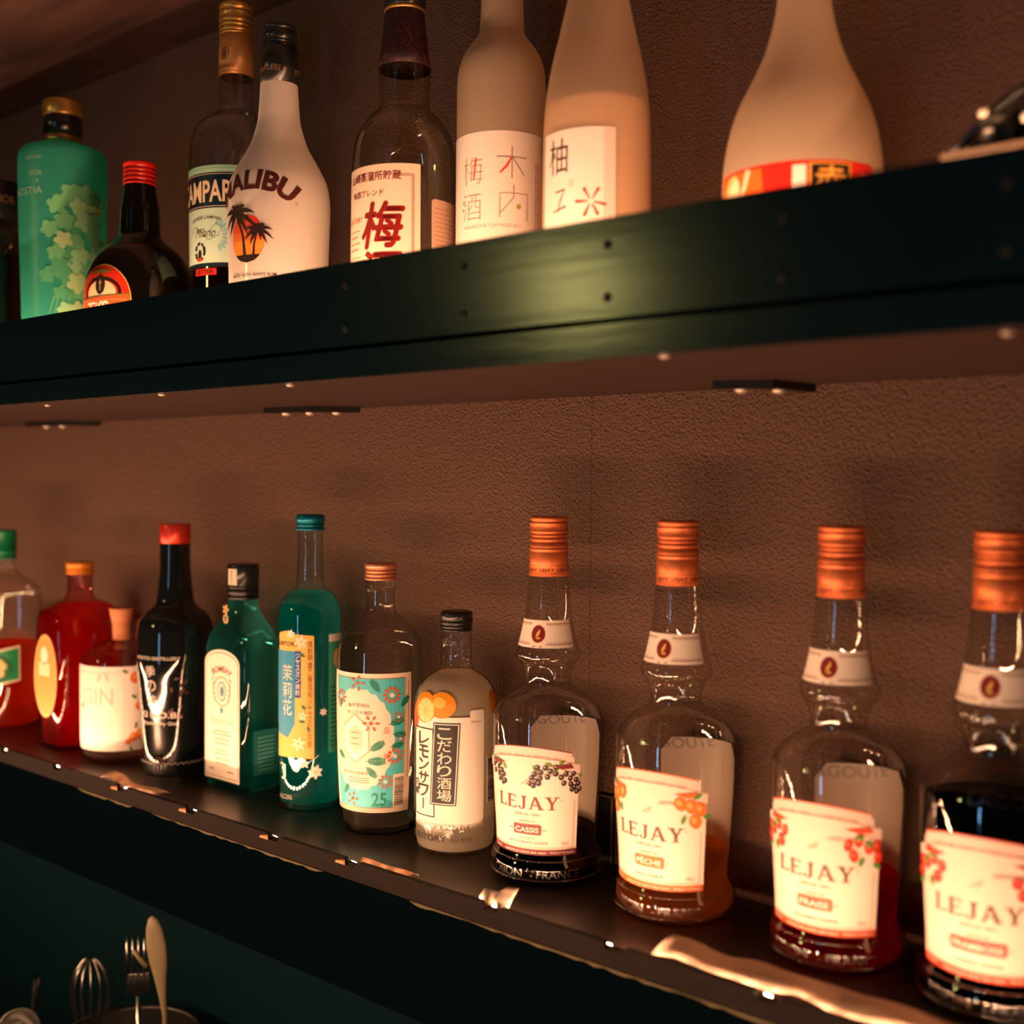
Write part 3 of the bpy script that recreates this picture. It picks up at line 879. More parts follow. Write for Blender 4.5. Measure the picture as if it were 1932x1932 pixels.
fern(.0040, .0750, .0150, .55); fern(.0010, .0660, .0170, .0); fern(.0010, .061, .013, -.8); fern(-.021, .066, .011, 2.6); flower(.0055, .0990, .0080, 6, rdx, rdx)
fern(-.0240, .0350, .011, .9)
a.build('label', t, wrap(P7, 27, .0375))

# ------------------------------------------------------------------ tall blue-green bottle
P6 = smooth_prof([(.0003, .0285), (.0025, .0294), (.0060, .0295), (.1098, .0300), (.1807, .0301), (.1880, .0292), (.1929, .0275), (.1971, .0245), (.2025, .0202), (.2065, .0155), (.2110, .0131), (.2332, .0122), (.2620, .0120), (.2700, .0120)], 4)
t = thing('shochu_bottle', 'tall narrow blue-green bottle with a yellow label and white jasmine flowers, teal cap', 'bottle', (-.8634, .7176, ZS))
body(P6, greeng, t, base_r=.0275)
liquid(P6, .2030, liquid_mat('teal_liquid', (.0, .72, .74), .60, .45), t, .0016)
cap(t, .2615, .2766, .0138, tealcap, rings=(.2648, .2680), ridge=.0010, top=.0026)
a = Art(); yw = ink(250, 196, 96); nv = ink(20, 74, 150); bl = ink(40, 150, 190); bw = ink(120, 84, 44); wt = ink(254, 246, 232); dg = ink(40, 110, 90)
P_ = [(-.0215, .0500), (-.0190, .1660), (-.0080, .1685)] + [(-.0080 + .0095 * (k / 5), .1685 - .0005 * k) for k in range(1, 6)] + [(.0200, .1645), (.0205, .0495), (.004, .0510)]
a.poly(P_, yw, 0)
a.poly([(-.0220, .0820), (-.0220, .1500), (.0075, .1500), (.0072, .1075), (.0022, .1075), (.0022, .0820), (-.005, .069), (-.020, .072)], bl, 1)
a.rect(.0022, .1070, .0080, .1502, nv, 2)
a.text('SUNTORY', -.0075, .1545, .0042, ink(70, 50, 34), 2, w=.0260, bold=.02)
a.column('茉莉花', -.0062, .1370, .0145, wt, 3, 1.12, w=.0110, bold=.004)
a.column('ジャスミン焼酎', .0051, .1484, .0050, wt, 4, 1.14, w=.0043, bold=.01)
a.column('焼酎甲類乙類混和ジャスミン花茶', .0163, .1600, .0062, bw, 3, 1.08, w=.0042)
def jas(x, y, r, layer=4, mt=None, n=6):
    for k in range(n):
        an = 2 * pi * k / n + .3; a.leaf(x, y, r, r * .5, an, mt or wt, layer)
    a.ell(x, y, r * .18, r * .18, yw, layer + 1, 8)
jas(.0080, .1590, .0070, mt=ink(255, 232, 190)); jas(.0095, .0900, .0050, mt=ink(255, 232, 190)); jas(.0060, .0640, .0075, mt=ink(255, 232, 190)); jas(-.002, .1660, .0045)
for x, y, an in ((.0120, .145, 2.6), (.0125, .0955, 2.2), (.0120, .084, 2.9), (.0160, .0750, 1.9)): a.leaf(x, y, .0060, .0026, an, dg, 5)
jas(.0216, .0375, .0072, n=7); jas(.0120, .0455, .0048, n=5); a.stroke([(.0130, .0460), (.0200, .0490), (.0245, .0530)], .0005, wt, 2); jas(.0290, .0930, .0040, n=6); a.stroke([(.0285, .1400), (.0265, .115), (.0290, .093)], .0004, dg, 2)
a.text('J', -.0110, .0330, .0110, wt, 2, w=.0055, bold=.02); a.text('°', -.0160, .0385, .006, wt, 2)
a.text('ALC20%', -.0095, .0112, .0042, ink(226, 230, 214), 2, w=.0180, bold=.01)
a.build('label', t, wrap(P6, 19, .0300))
a = Art()
a.rect(-.0110, .0540, .0110, .1650, ink(70, 178, 140), 0); a.rect(-.0110, .1580, .0110, .1650, wt, 1); a.lines(-.009, .009, [.060 + .0042 * k for k in range(14)], .0011, dg, 1); a.ell(0, .142, .005, .009, yw, 2)
a.build('back_label', t, wrap(P6, 106, .0300))

# ------------------------------------------------------------------ square blue gin bottle
def loft(secs, n=48):
    """secs: (z, half_x, half_y, exponent): superellipse cross sections"""
    bm = bmesh.new(); rings = []
    for z, hx_, hy_, e in secs:
        ring = []
        for k in range(n):
            a_ = 2 * pi * (k + .5) / n
            cx_, sy_ = cos(a_), sin(a_)
            r_ = (abs(cx_) ** e + abs(sy_) ** e) ** (-1 / e)
            ring.append(bm.verts.new((hx_ * r_ * cx_, hy_ * r_ * sy_, z)))
        rings.append(ring)
    for p, q in zip(rings, rings[1:]):
        for k in range(n): bm.faces.new((p[k], p[(k + 1) % n], q[(k + 1) % n], q[k]))
    bm.faces.new(rings[0][::-1]); bm.faces.new(rings[-1])
    bmesh.ops.recalc_face_normals(bm, faces=bm.faces)
    return bm
t = thing('gin_bottle', 'square-shouldered blue-green glass gin bottle with a tall arched cream label and black cap', 'bottle', (-.9640, .7150, ZS))
S5 = [(.0, .031, .0205, 6), (.003, .0345, .0225, 7), (.140, .0360, .0235, 7), (.149, .0345, .0225, 6), (.158, .0300, .0205, 4.5), (.167, .0235, .0180, 3), (.175, .0180, .0155, 2.3), (.183, .0150, .0145, 2), (.200, .0140, .0140, 2), (.215, .0135, .0135, 2)]
link('glass_body', loft(S5), thin_glass('blue_green_glass', (.28, .90, .86), (.06, .48, .48), .6, .08, glow=.22), t)
S5l = [(.006, .0325, .0205, 6), (.062, .0335, .0212, 6)]
link('liquid', loft([(z, a_, b_, e) for z, a_, b_, e in S5l]), liquid_mat('pale_gin', (.20, .85, .85), .30, .6), t)
cap(t, .1895, .2245, .0158, blackcap, rings=(.1935, .2000, .2030), ridge=.0008)
a = Art(); a.rect(-.0080, .2040, .0035, .2200, ink(226, 214, 190), 0); a.lines(-.0035, -.0022, [.206 + .0022 * k for k in range(6)], .0012, ink(90, 80, 70), 1)
a.build('tax_seal', t, wrap([(.2, .0158), (.23, .0158)], 18, .0158))
a = Art(); gd = ink(226, 186, 110)
for k in range(5):
    an = k * 2 * pi / 5; a.ell(.003 * cos(an), .1795 + .003 * sin(an), .0022, .0014, gd, 1, 10, rot=an)
a.ell(0, .1700, .0042, .0050, gd, 1); a.ell(0, .1700, .0026, .0034, ink(40, 120, 150), 2); a.ell(.001, .169, .0012, .0016, ink(214, 110, 60), 3)
a.build('neck_medal', t, flat((-.004, -.0178, 0), (1, 0, 0), (0, 0, 1), (0, -1, 0)))
a = Art(); fr = ink(178, 140, 96)
arch = lambda w_, b, s_, tp: [(-w_, b), (w_, b), (w_, s_)] + [(w_ * cos(rad(k * 15)), s_ + (tp - s_) * sin(rad(k * 15))) for k in range(1, 12)] + [(-w_, s_)]
a.poly(arch(.0285, .010, .126, .1400), CREAM, 0); a.poly(arch(.0268, .0125, .1250, .1375), fr, 1); a.poly(arch(.0260, .0133, .1247, .1366), CREAM, 2)
a.text('BOMBAY', 0, .1180, .0060, ink(120, 50, 40), 3, w=.0300, bold=.025, arc=.026)
a.ell(0, .0985, .0075, .0100, ink(90, 150, 150), 3); a.ell(0, .0985, .0062, .0084, ink(206, 226, 210), 4); a.ell(.0008, .0985, .0032, .0052, ink(80, 140, 150), 5); a.ring(0, .0985, .0145, .0150, .0016, ink(196, 176, 120), 3)
for sg in (-1, 1):
    for k in range(5): a.leaf(sg * (.012 + .0008 * k), .088 + .005 * k, .005, .002, pi / 2 + sg * .4, ink(80, 150, 150), 4)
a.ell(0, .0795, .0024, .0032, ink(60, 130, 140), 4); a.text('Sapphire', 0, .0665, .0060, ink(214, 180, 140), 3, w=.036, shear=.3)
for y, w_ in ((.0580, .024), (.0550, .030), (.0500, .026), (.0460, .022), (.0390, .018), (.0355, .026), (.0300, .022), (.0260, .020)): a.rect(-w_ / 2, y, w_ / 2, y + .0011, ink(186, 156, 126), 3)
a.rect(-.0200, .0190, -.0120, .0204, ink(170, 140, 110), 3); a.rect(.0090, .0190, .0200, .0204, ink(170, 140, 110), 3)
a.build('label', t, flat((-.002, -.0236, 0), (1, 0, 0), (0, 0, 1), (0, -1, 0)), None)
a = Art()
a.rect(-.0150, .018, .0150, .062, ink(40, 120, 112), 0); a.lines(-.010, .010, [.022 + .004 * k for k in range(9)], .0012, ink(110, 180, 165), 1)
a.build('side_label', t, flat((.0353, .001, 0), (0, 1, 0), (0, 0, 1), (1, 0, 0)), None)

# ------------------------------------------------------------------ black gin bottle
P4 = smooth_prof([(.0003, .0325), (.0025, .0333), (.0060, .0335), (.0427, .0343), (.0913, .0377), (.1229, .0402), (.1471, .0393), (.1600, .0368), (.1700, .0290), (.1760, .0218), (.1830, .0190), (.2298, .0157), (.2420, .0157)], 4)
t = thing('gin_bottle', 'black tapering gin bottle with silver vertical writing and a shiny red cap', 'bottle', (-1.0701, .7063, ZS))
body(P4, blackg, t, base_r=.0325)
cap(t, .2410, .2618, .0160, princ('red_metal_cap', srgb(214, 60, 38), .3, metal=.5), top=.0008)
a = Art(); sv = ink(222, 208, 192)
a.text('KYOTO DISTILLERY', 0, .1228, .0034, sv, 1, w=.0480, bold=.012)
a.column('季の美', -.0060, .1165, .0112, sv, 1, 1.35, w=.0112, bold=.006)
a.text('KI NO.BI.', .0015, .0622, .0064, sv, 1, w=.0500, bold=.02)
a.text('Kyoto Dry Gin', .0005, .0548, .0036, sv, 1, w=.0400, bold=.012)
rr = random.Random(4)
lk = ink(60, 26, 26)
for k in range(16): a.leaf(.018 + rr.uniform(-.006, .012), .062 + rr.uniform(0, .05), .006, .003, rr.uniform(0, 6.2), lk, 1)
a.build('printed_lettering', t, wrap(P4, 27, .0372), .0035, .006)
a = Art()
a.stroke([(-.032 + .002 * k, .0145 + .0012 * sin(k * 2.1)) for k in range(44)], .0009, sv, 1)
a.build('dotted_band', t, wrap(P4, 27, .0342), .0035, .006)

# ------------------------------------------------------------------ small bottle with wooden stopper and orange label
P3 = smooth_prof([(.0003, .0400), (.0030, .0420), (.0070, .0428), (.0978, .0436), (.1079, .0430), (.1162, .0400), (.1225, .0330), (.1275, .0200), (.1320, .0145), (.1440, .0142), (.1470, .0160), (.1485, .0178), (.1500, .0178), (.1510, .0150)], 4)
t = thing('gin_bottle', 'small squat clear bottle with pale wooden stopper and white label showing oranges', 'bottle', (-1.1720, .7046, ZS))
body(P3, clearg, t, base_r=.039)
liquid(P3, .0250, liquid_mat('clear_gin', (.95, .90, .84), .1, .6), t, .002)
link('wooden_stopper', lathe_bm([(.1300, 0), (.1300, .0092), (.1490, .0100), (.1512, .0106), (.1640, .0132), (.1652, .0126), (.1652, 0)], 48), corkm, t)
a = Art(); og = ink(236, 120, 40); gr = ink(90, 120, 50); ft = ink(226, 200, 186)
a.rect(-.0500, .0140, .0480, .1055, ink(252, 240, 226), 0, r=.002)
for y in (.0985, .0235): a.rect(-.050, y, .022, y + .0007, ft, 1)
a.rect(.0225, .016, .0230, .1040, ink(236, 208, 184), 1)
a.text('GIN', -.0080, .0640, .0190, ft, 2, w=.0380, bold=-.005); a.lines(-.030, .012, [.046, .0395, .033, .027], .0008, ft, 1); a.leaf(-.006, .088, .012, .004, 1.3, ft, 2); a.leaf(.006, .089, .012, .004, 1.9, ft, 2)
for x, y, r_ in ((.0340, .0930, .0062), (.0385, .0620, .0050), (.0400, .0315, .0058), (.0320, .0285, .0050), (.0270, .024, .0040), (-.030, .062, .003)):
    a.ell(x, y, r_ * .9, r_, og, 2, 20); a.ell(x - .0012, y + .0015, r_ * .35, r_ * .4, ink(248, 170, 90), 3, 12)
for x, y, an in ((.0270, .0985, 2.7), (.0400, .0975, .2), (.036, .0700, 2.5), (.044, .031, .1), (.034, .0370, 1.4), (.028, .019, -1.2)): a.leaf(x, y, .0080, .0030, an, gr, 4)
a.build('label', t, wrap(P3, 33, .0433))

# ------------------------------------------------------------------ red flask and far left bottle
t = thing('liqueur_bottle', 'broad red square flask with an oval amber label and a gold-orange cap', 'bottle', (-1.2420, .7060, ZS))
t.location = (-1.2560, .7020, ZS)
S2 = [(.0, .027, .036, 5), (.004, .030, .0400, 6), (.145, .031, .0430, 6), (.156, .0285, .0405, 5), (.164, .022, .031, 3.5), (.170, .0155, .0175, 2.2), (.178, .0140, .0140, 2), (.200, .0138, .0138, 2), (.206, .0135, .0135, 2)]
link('glass_body', loft(S2), thin_glass('rose_glass', (.95, .55, .55), (.5, .05, .06), .8, .08), t)
link('liquid', loft([(.006, .0265, .0365, 5), (.146, .0288, .0405, 6), (.157, .0262, .038, 5), (.1635, .0205, .029, 3.5)]), liquid_mat('red_aperitif', (.90, .016, .020), .55, .5), t)
cap(t, .1985, .2125, .0155, orangecap, rings=(.2020, .2050), ridge=.0008)
a = Art(); a.ell(0.002, .085, .0250, .0470, ink(246, 196, 120), 0, 40); a.ell(0.002, .085, .0230, .0440, ink(240, 160, 70), 1, 40); a.rect(-.0120, .085, .0120, .1000, ink(252, 226, 180), 2); a.ell(0, .1080, .0080, .0100, ink(254, 240, 214), 2)
a.build('label', t, flat((.0, -.0432, 0), (1, 0, 0), (0, 0, 1), (0, -1, 0)), None)
bm = bmesh.new()
for k in range(4): add_box(bm, (.0313, -.030 + k * .0001, .030 + k * .035), (.0016, .014, .0022), bev=.0006)
add_box(bm, (.0313, .0, .080), (.0016, .0030, .1150), bev=.0006)
link('embossed_ridges', bm, MATS['rose_glass'], t)

P1 = smooth_prof([(.0003, .0440), (.0030, .0470), (.0080, .0485), (.1560, .0470), (.1680, .0440), (.1790, .0350), (.1880, .0225), (.1950, .0165), (.2050, .0150), (.2150, .0148)], 4)
t = thing('spirit_bottle', 'clear bottle of red-orange liquid with green label and green cap, leftmost on the lower shelf', 'bottle', (-1.4320, .6960, ZS))
body(P1, clearg, t, base_r=.043)
liquid(P1, .1020, liquid_mat('orange_red_liquid', (1.0, .17, .04), .55, .45), t, .002)
cap(t, .2080, .2440, .0165, greencap, rings=(.2120,), knurl=(.2200, .2400))
a = Art(); gn = ink(24, 140, 84); wt = ink(240, 226, 190)
X_ = lambda u, v: (u, v + (u + .03) * .18)
a.poly([(-.040, .050), (.0300, .050), (.0300, .0930), (-.040, .0930)], wt, 0, X_); a.poly([(-.040, .052), (.0285, .052), (.0285, .0905), (-.040, .0905)], gn, 1, X_)
a.ell(.0050, .0760, .0165, .0165, ink(12, 100, 60), 2, 28); a.ell(.0060, .0790, .0080, .0085, ink(206, 200, 130), 3, 20, wob=.1, lobes=4); a.ell(.0060, .0700, .0060, .0045, ink(206, 200, 130), 3, 16)
a.build('label', t, wrap(P1, 52, .048))

# ------------------------------------------------------------------ upper shelf bottles
# far-left dark bottle
PT0 = smooth_prof([(.0003, .0300), (.003, .0330), (.1500, .0330), (.1650, .0310), (.1700, .0285), (.1990, .0285), (.2000, .0320), (.2390, .0325), (.2404, .0310)], 3)
t = thing('spirit_bottle', 'dark bottle with a wide black collar and red liquid, leftmost on the upper shelf', 'bottle', (-1.297, .622, ZU))
body(PT0[:-4] if False else [q for q in PT0 if q[0] < .1985], thin_glass('smoky_glass', (.55, .45, .35), (.2, .14, .1)), t, base_r=.029)
liquid(PT0, .1600, liquid_mat('dark_red_liquid', (.30, .012, .01), .25, .7), t, .002)
k_ = link('collar', lathe_bm([(.1985, 0), (.1985, .0310), (.2000, .0326), (.2380, .0326), (.2404, .0305), (.2404, 0)], 64), blackcap, t)
a = Art(); a.text('O’CONNOR', .004, .2150, .0085, ink(150, 108, 64), 1, w=.056); a.build('collar_print', k_, wrap([(.2, .0326), (.24, .0326)], 48, .0326))

# green frosted bottle with leaves
PT1 = smooth_prof([(.0003, .0360), (.003, .0385), (.0783, .0401), (.2254, .0432), (.2380, .0430), (.2440, .0422), (.2485, .0385), (.2512, .0330), (.2530, .0215), (.2545, .0185), (.2600, .0178), (.2740, .0176)], 4)
t = thing('liqueur_bottle', 'frosted green bottle with pale ivy leaf pattern and gold cap on the upper shelf', 'bottle', (-1.1416, .620, ZU))
body(PT1, frosted('frosted_green_glass', (.06, .58, .42), .55, .12, .06), t, base_r=.037)
link('neck_band', lathe_bm([(.2555, .0178), (.2555, .0182), (.2640, .0182), (.2640, .0189), (.2830, .0189), (.2835, .0182)], 64), blackcap, t)
link('gold_band', lathe_bm([(.2556, .0178), (.2556, .0186), (.2642, .0186), (.2642, .0178)], 64), goldm, t)
link('stopper', lathe_bm([(.2836, 0), (.2836, .0190), (.2845, .0196), (.2980, .0198), (.2992, .0190), (.2992, 0)], 64), goldm, t)
a = Art(); lf = [ink(150, 214, 150), ink(110, 190, 130), ink(176, 216, 150), ink(80, 170, 120)]; rr = random.Random(21)
def ivy(x, y, r, an, mt, layer):
    pts = []
    for k in range(20):
        b_ = 2 * pi * k / 20
        q = r * (.66 + .34 * abs(cos(2.5 * b_)))
        pts.append((x + q * cos(b_ + an), y + q * sin(b_ + an)))
    a.poly(pts, mt, layer)
spots = [(.012, .185), (.022, .197), (.036, .200), (.048, .196), (.030, .187), (.043, .183), (.053, .186), (.018, .172), (.038, .172), (.050, .172), (.024, .160), (.030, .150), (.046, .158), (.054, .150), (.016, .150), (.022, .138), (.034, .136), (.050, .138), (.008, .138), (.014, .125), (.028, .124), (.040, .122), (.020, .112), (.032, .110), (.044, .108), (.026, .098), (.036, .096), (.048, .094), (.016, .100), (.030, .085), (.042, .082), (.020, .080), (.052, .118), (.004, .160), (.002, .115)]
for k, (x, y) in enumerate(spots):
    ivy(x - .024 + rr.uniform(-.002, .002), y + rr.uniform(-.002, .002), rr.uniform(.0080, .0118), rr.uniform(0, 6), lf[0] if k == 16 else rr.choice(lf), 1 + k % 5)
for k in range(8): a.stroke([(-.022 + .005 * k, .075), (-.015 + .005 * k, .098 + .004 * (k % 3))], .0008, lf[1], 1)
gl = ink(150, 200, 160)
a.text('LIQUEUR', -.0370, .2310, .0034, gl, 2, w=.018); a.text('DOR', -.0340, .2145, .0052, gl, 2, w=.014); a.text('&', -.032, .2075, .004, gl, 2); a.text('HOSTIA', -.0460, .1965, .0072, gl, 2, w=.038)
a.build('leaf_print', t, wrap(PT1, 72, .0420), .0035, .008)

# dark round bottle with red cap
PT2 = smooth_prof([(.0003, .0420), (.0030, .0470), (.0200, .0500), (.0500, .0515), (.0841, .0510), (.1014, .0497), (.1146, .0459), (.1283, .0380), (.1384, .0258), (.1460, .0195), (.1562, .0189), (.1689, .0183), (.1850, .0158), (.1927, .0148), (.2000, .0140)], 4)
t = thing('liqueur_bottle', 'dark round-bellied bottle with ridged red cap and red arched label', 'bottle', (-1.0063, .625, ZU))
body(PT2, brownblack, t, base_r=.044)
cap(t, .1935, .2149, .0153, redcap, rings=(.1965, .2010, .2050, .2090), ridge=.0010, top=.0014)
a = Art(); rd = ink(214, 50, 22); og = ink(232, 96, 40); yl = ink(240, 190, 110); bk = ink(40, 18, 12)
ar = lambda w_, b, s_, tp: [(-w_, b), (w_, b), (w_, s_)] + [(w_ * cos(rad(k * 12)), s_ + (tp - s_) * sin(rad(k * 12))) for k in range(1, 15)] + [(-w_, s_)]
a.poly(ar(.0300, .030, .078, .1110), yl, 0); a.poly(ar(.0292, .0305, .078, .1100), rd, 1)
a.ring(.0, .084, .0215, .0150, .0030, bk, 2, 40); a.ell(0, .084, .0165, .0115, ink(250, 220, 170), 2, 32); a.ell(0, .0915, .0055, .0090, bk, 3, 24); a.rect(-.0004, .086, .0004, .096, yl, 4); a.rect(-.002, .093, .002, .0936, yl, 4)
a.ell(0, .1040, .0100, .0018, ink(120, 110, 40), 3, 20); a.poly([(-.0285, .030), (.0285, .030), (.0285, .0830), (-.0285, .0800)], ink(110, 120, 60), 4); a.poly([(-.0275, .031), (.0275, .031), (.0275, .0818), (-.0275, .0788)], og, 5)
a.frame(-.0255, .034, .0255, .0775, .0004, yl, 6)
a.text('Tiffin', .0, .0640, .0125, ink(255, 236, 214), 7, w=.034, bold=.02, shear=.15, rot=.04)
a.build('label', t, wrap(PT2, 15, .0495), .0035, .005)

# red bitter bottle with navy label
PT3 = smooth_prof([(.0003, .0390), (.004, .0420), (.0947, .0420), (.1975, .0429), (.2139, .0428), (.2302, .0409), (.2436, .0347), (.2525, .0230), (.2580, .0168), (.2680, .0157), (.2895, .0156), (.3100, .0150)], 4)
t = thing('bitter_bottle', 'tall clear bottle with navy and mint label and gold-tan cap behind the palm tree bottle', 'bottle', (-.9181, .672, ZU))
body(PT3, clearg, t, base_r=.040)
liquid(PT3, .1060, liquid_mat('bitter_red', (.30, .01, .008), .2, .7), t, .002)
sl = link('capsule', lathe_bm([(.2893, .0155), (.2893, .0160), (.3270, .0156), (.3275, .0150)], 64), princ('tan_foil', srgb(196, 140, 80), .4, metal=.35), t)
cap(t, .3278, .3570, .0156, goldm, rings=(.3300, .3345, .3385, .3500), knurl=(.3420, .3465), ridge=.0008, top=.002)
a = Art(); bw = ink(90, 58, 30); a.ring(0, .3080, .0055, .0065, .0008, bw, 1); a.ell(0, .3080, .0035, .0045, bw, 1, 20, wob=.2, lobes=9); a.text('MILANO', 0, .2945, .0032, bw, 1, w=.0200); a.rect(-.016, .2912, .016, .2915, bw, 1); a.text('DAVIDE CAMPARI', 0, .3160, .0018, bw, 1, w=.016, arc=.012)
a.build('capsule_print', sl, wrap([(.28, .0160), (.33, .0157)], 10, .0158))
a = Art(); mint = ink(176, 226, 190); nv = ink(12, 34, 48); cr = ink(246, 220, 180); lb = ink(150, 206, 196); dk = ink(90, 80, 76)
a.rect(-.0480, .1910, .0480, .1975, mint, 1); a.rect(-.0480, .1945, .0480, .1952, lb, 2); a.rect(-.0480, .1590, .0480, .1912, nv, 1); a.rect(-.048, .1604, .048, .1609, cr, 2); a.rect(-.048, .1893, .048, .1898, cr, 2)
a.rect(-.0480, .1070, .0480, .1592, ink(200, 232, 206), 0)
a.text('CAMPARI', -.0037, .1650, .0195, cr, 3, w=.0690, bold=.022)
a.text('DAVIDE CAMPARI', 0, .1495, .0030, dk, 2, w=.034, arc=.06, bold=.01); a.text('Milano', -.0010, .1330, .0085, dk, 3, w=.0230, shear=.35)
a.stroke([(-.020, .136), (-.012, .143), (-.004, .138), (.004, .130), (.014, .134), (.018, .142), (.012, .145), (.006, .139)], .0005, dk, 2)
for k in range(9):
    an = -1.2 + k * .33; a.leaf(.012 + .006 * cos(an), .134 + .008 * sin(an), .008, .003, an, lb, 1)
bk = ink(34, 30, 22); rr = random.Random(2)
for k in range(22):
    an = rr.uniform(0, 6.28); a.ell(-.0060 + .0058 * cos(an), .1200 + .0075 * sin(an), .0016, .0014, bk, 2, 8)
a.rect(-.0090, .1115, -.0030, .1150, ink(206, 70, 40), 3); a.ell(-.006, .118, .0022, .004, bk, 3)
a.rect(-.0480, .1065, .0480, .1095, nv, 1); a.rect(-.0125, .0985, .0125, .1045, ink(196, 40, 24), 1); a.text('BITTER', 0, .0996, .0040, ink(40, 20, 10), 2, w=.0190, bold=.02)
a.build('label', t, wrap(PT3, 13, .0427))

# white coconut rum bottle
PT4 = smooth_prof([(.0003, .0360), (.004, .0395), (.0794, .0402), (.1153, .0414), (.1349, .0420), (.1435, .0415), (.1550, .0395), (.1635, .0358), (.1721, .0311), (.1861, .0234), (.1976, .0195), (.2074, .0172), (.2201, .0161), (.2346, .0153), (.2600, .0150)], 5)
t = thing('rum_bottle', 'opaque white rum bottle with a palm tree sunset print and black cap', 'bottle', (-.7752, .610, ZU))
body(PT4, frosted('white_opal_glass', (.92, .84, .76), .40, .0, .05, .12), t, base_r=.037)
sl = link('capsule', lathe_bm([(.2355, .0150), (.2355, .0156), (.2646, .0155), (.2650, .0145)], 64), blackcap, t)
cap(t, .2652, .2834, .0143, blackcap, rings=(.2680, .2705, .2790), ridge=.0006)
a = Art(); a.text('MALIBU', .0, .2440, .0052, ink(150, 110, 60), 1, w=.0220, arc=.03); a.text('MALIBU', .034, .2440, .0052, ink(150, 110, 60), 1, w=.0220, arc=.03); a.build('capsule_print', sl, wrap([(.23, .0156), (.27, .0155)], 22, .0155))
a = Art(); br = ink(78, 32, 30); bk = ink(46, 22, 20)
a.text('MALIBU', .0000, .1430, .0155, br, 2, w=.0700, bold=.04, arc=.050)
a.ring(.0375, .1310, .0010, .0010, .0002, br, 2, 12)
sun = [ink(222, 52, 30), ink(232, 88, 40), ink(240, 120, 44), ink(246, 152, 56)]
N = 24; cx, cy, rx, ry = -.0035, .1035, .0165, .0190
for k in range(N):
    y0 = cy - ry + 2 * ry * k / N; y1 = cy - ry + 2 * ry * (k + 1) / N
    h = lambda y: rx * math.sqrt(max(0, 1 - ((y - cy) / ry) ** 2))
    q = (k / N); mt = bk if q < .15 else sun[3] if q < .42 else sun[2] if q < .62 else sun[1] if q < .8 else sun[0]
    a.mesh([(cx - h(y0), y0), (cx + h(y0), y0), (cx + h(y1), y1), (cx - h(y1), y1)], [(0, 1, 2, 3)], mt, 1)
def palm(x, y, xt, yt, s_, layer):
    a.stroke([(x, y), (x + (xt - x) * .2, y + (yt - y) * .5), (xt, yt)], [s_ * .18, s_ * .11, s_ * .08], bk, layer)
    for an, l in ((.35, 1), (.9, .75), (1.5, .6), (2.1, .7), (2.75, 1), (-.25, 1), (-.8, .85), (3.4, 1), (3.95, .85), (-1.2, .55)):
        L_ = l * s_; pts = []
        for k in range(6):
            q = k / 5; pts.append((xt + L_ * q * cos(an), yt + L_ * q * sin(an) - L_ * .42 * q * q))
        a.stroke(pts, [s_ * .05, s_ * .16, s_ * .20, s_ * .17, s_ * .10, .0002], bk, layer + 1)
palm(-.0050, .0850, -.0130, .1245, .0190, 3); palm(.0030, .0870, .0075, .1105, .0125, 5)
a.text('MADE WITH WHITE RUM', .0010, .0735, .0026, bk, 2, w=.0420, bold=.008); a.text('COCONUT', .0000, .0665, .0030, bk, 2, w=.022)
a.build('printed_label', t, wrap(PT4, 19, .0415), .0030, .004)

# plum liqueur bottle with red brush writing
PT5 = smooth_prof([(.0003, .0390), (.004, .0420), (.0888, .0422), (.1621, .0415), (.1735, .0408), (.1845, .0387), (.1959, .0327), (.2043, .0255), (.2098, .0206), (.2182, .0200), (.2405, .0210), (.2500, .0190), (.2860, .0150), (.2950, .0150)], 4)
t = thing('plum_wine_bottle', 'clear round-shouldered bottle with cream label bearing large red brush writing and a maroon neck wrap', 'bottle', (-.6795, .660, ZU))
body(PT5, thin_glass('olive_clear_glass', (.95, .95, .87), (.62, .62, .36)), t, base_r=.040)
link('neck_wrap', lathe_bm([(.2408, .0212), (.2408, .0216), (.2506, .0196), (.2860, .0158), (.2870, .0150)], 64), princ('maroon_patterned_paper', (.018, .004, .007), .55, noise=(420, (1, 1, 1), (.085, .014, .018), .5, .62)), t)
link('gold_ring', lathe_bm([(.2858, .0150), (.2858, .0163), (.2884, .0163), (.2884, .0150)], 64), goldm, t)
cap(t, .2885, .3200, .0166, blackcap)
a = Art(); rd = ink(140, 30, 24); cr = ink(252, 228, 200)
a.rect(-.0360, .0500, .0360, .1560, cr, 0)
a.text('山崎蒸溜所貯蔵', -.0040, .1435, .0070, rd, 2, w=.0500, cjk=True, bold=.012)
a.text('梅酒ブレンド', -.0090, .1318, .0052, rd, 2, w=.0330, cjk=True, bold=.006)
a.text('梅', .0030, .0920, .0345, rd, 3, w=.0330, cjk=True, bold=.024, shear=.16)
a.text('酒', .0010, .0560, .0330, rd, 3, w=.0310, cjk=True, bold=.024, shear=.16)
a.text('SUNTORY', -.0235, .1130, .0044, ink(190, 110, 80), 2, w=.0230)
for y in (.1065, .0970, .0860): a.rect(-.034, y, -.0150, y + .0004, rd, 2); a.rect(-.030, y - .005, -.018, y - .0038, ink(210, 150, 120), 2)
for d_ in (0, .0012):
    a.rect(.0305 - d_, .052, .0309 - d_ if d_ else .0310, .1480 - d_, rd, 2); a.rect(.0160, .1476 - d_, .0309 - d_, .1480 - d_, rd, 2)
a.build('label', t, wrap(PT5, 14, .0418))
a = Art(); a.rect(-.0260, .045, .0260, .1310, ink(214, 176, 150), 0, r=.003); a.lines(-.024, .024, [.050 + .0035 * k for k in range(22)], .0008, ink(190, 140, 112), 1)
a.build('back_label', t, wrap(PT5, 112, .0418))

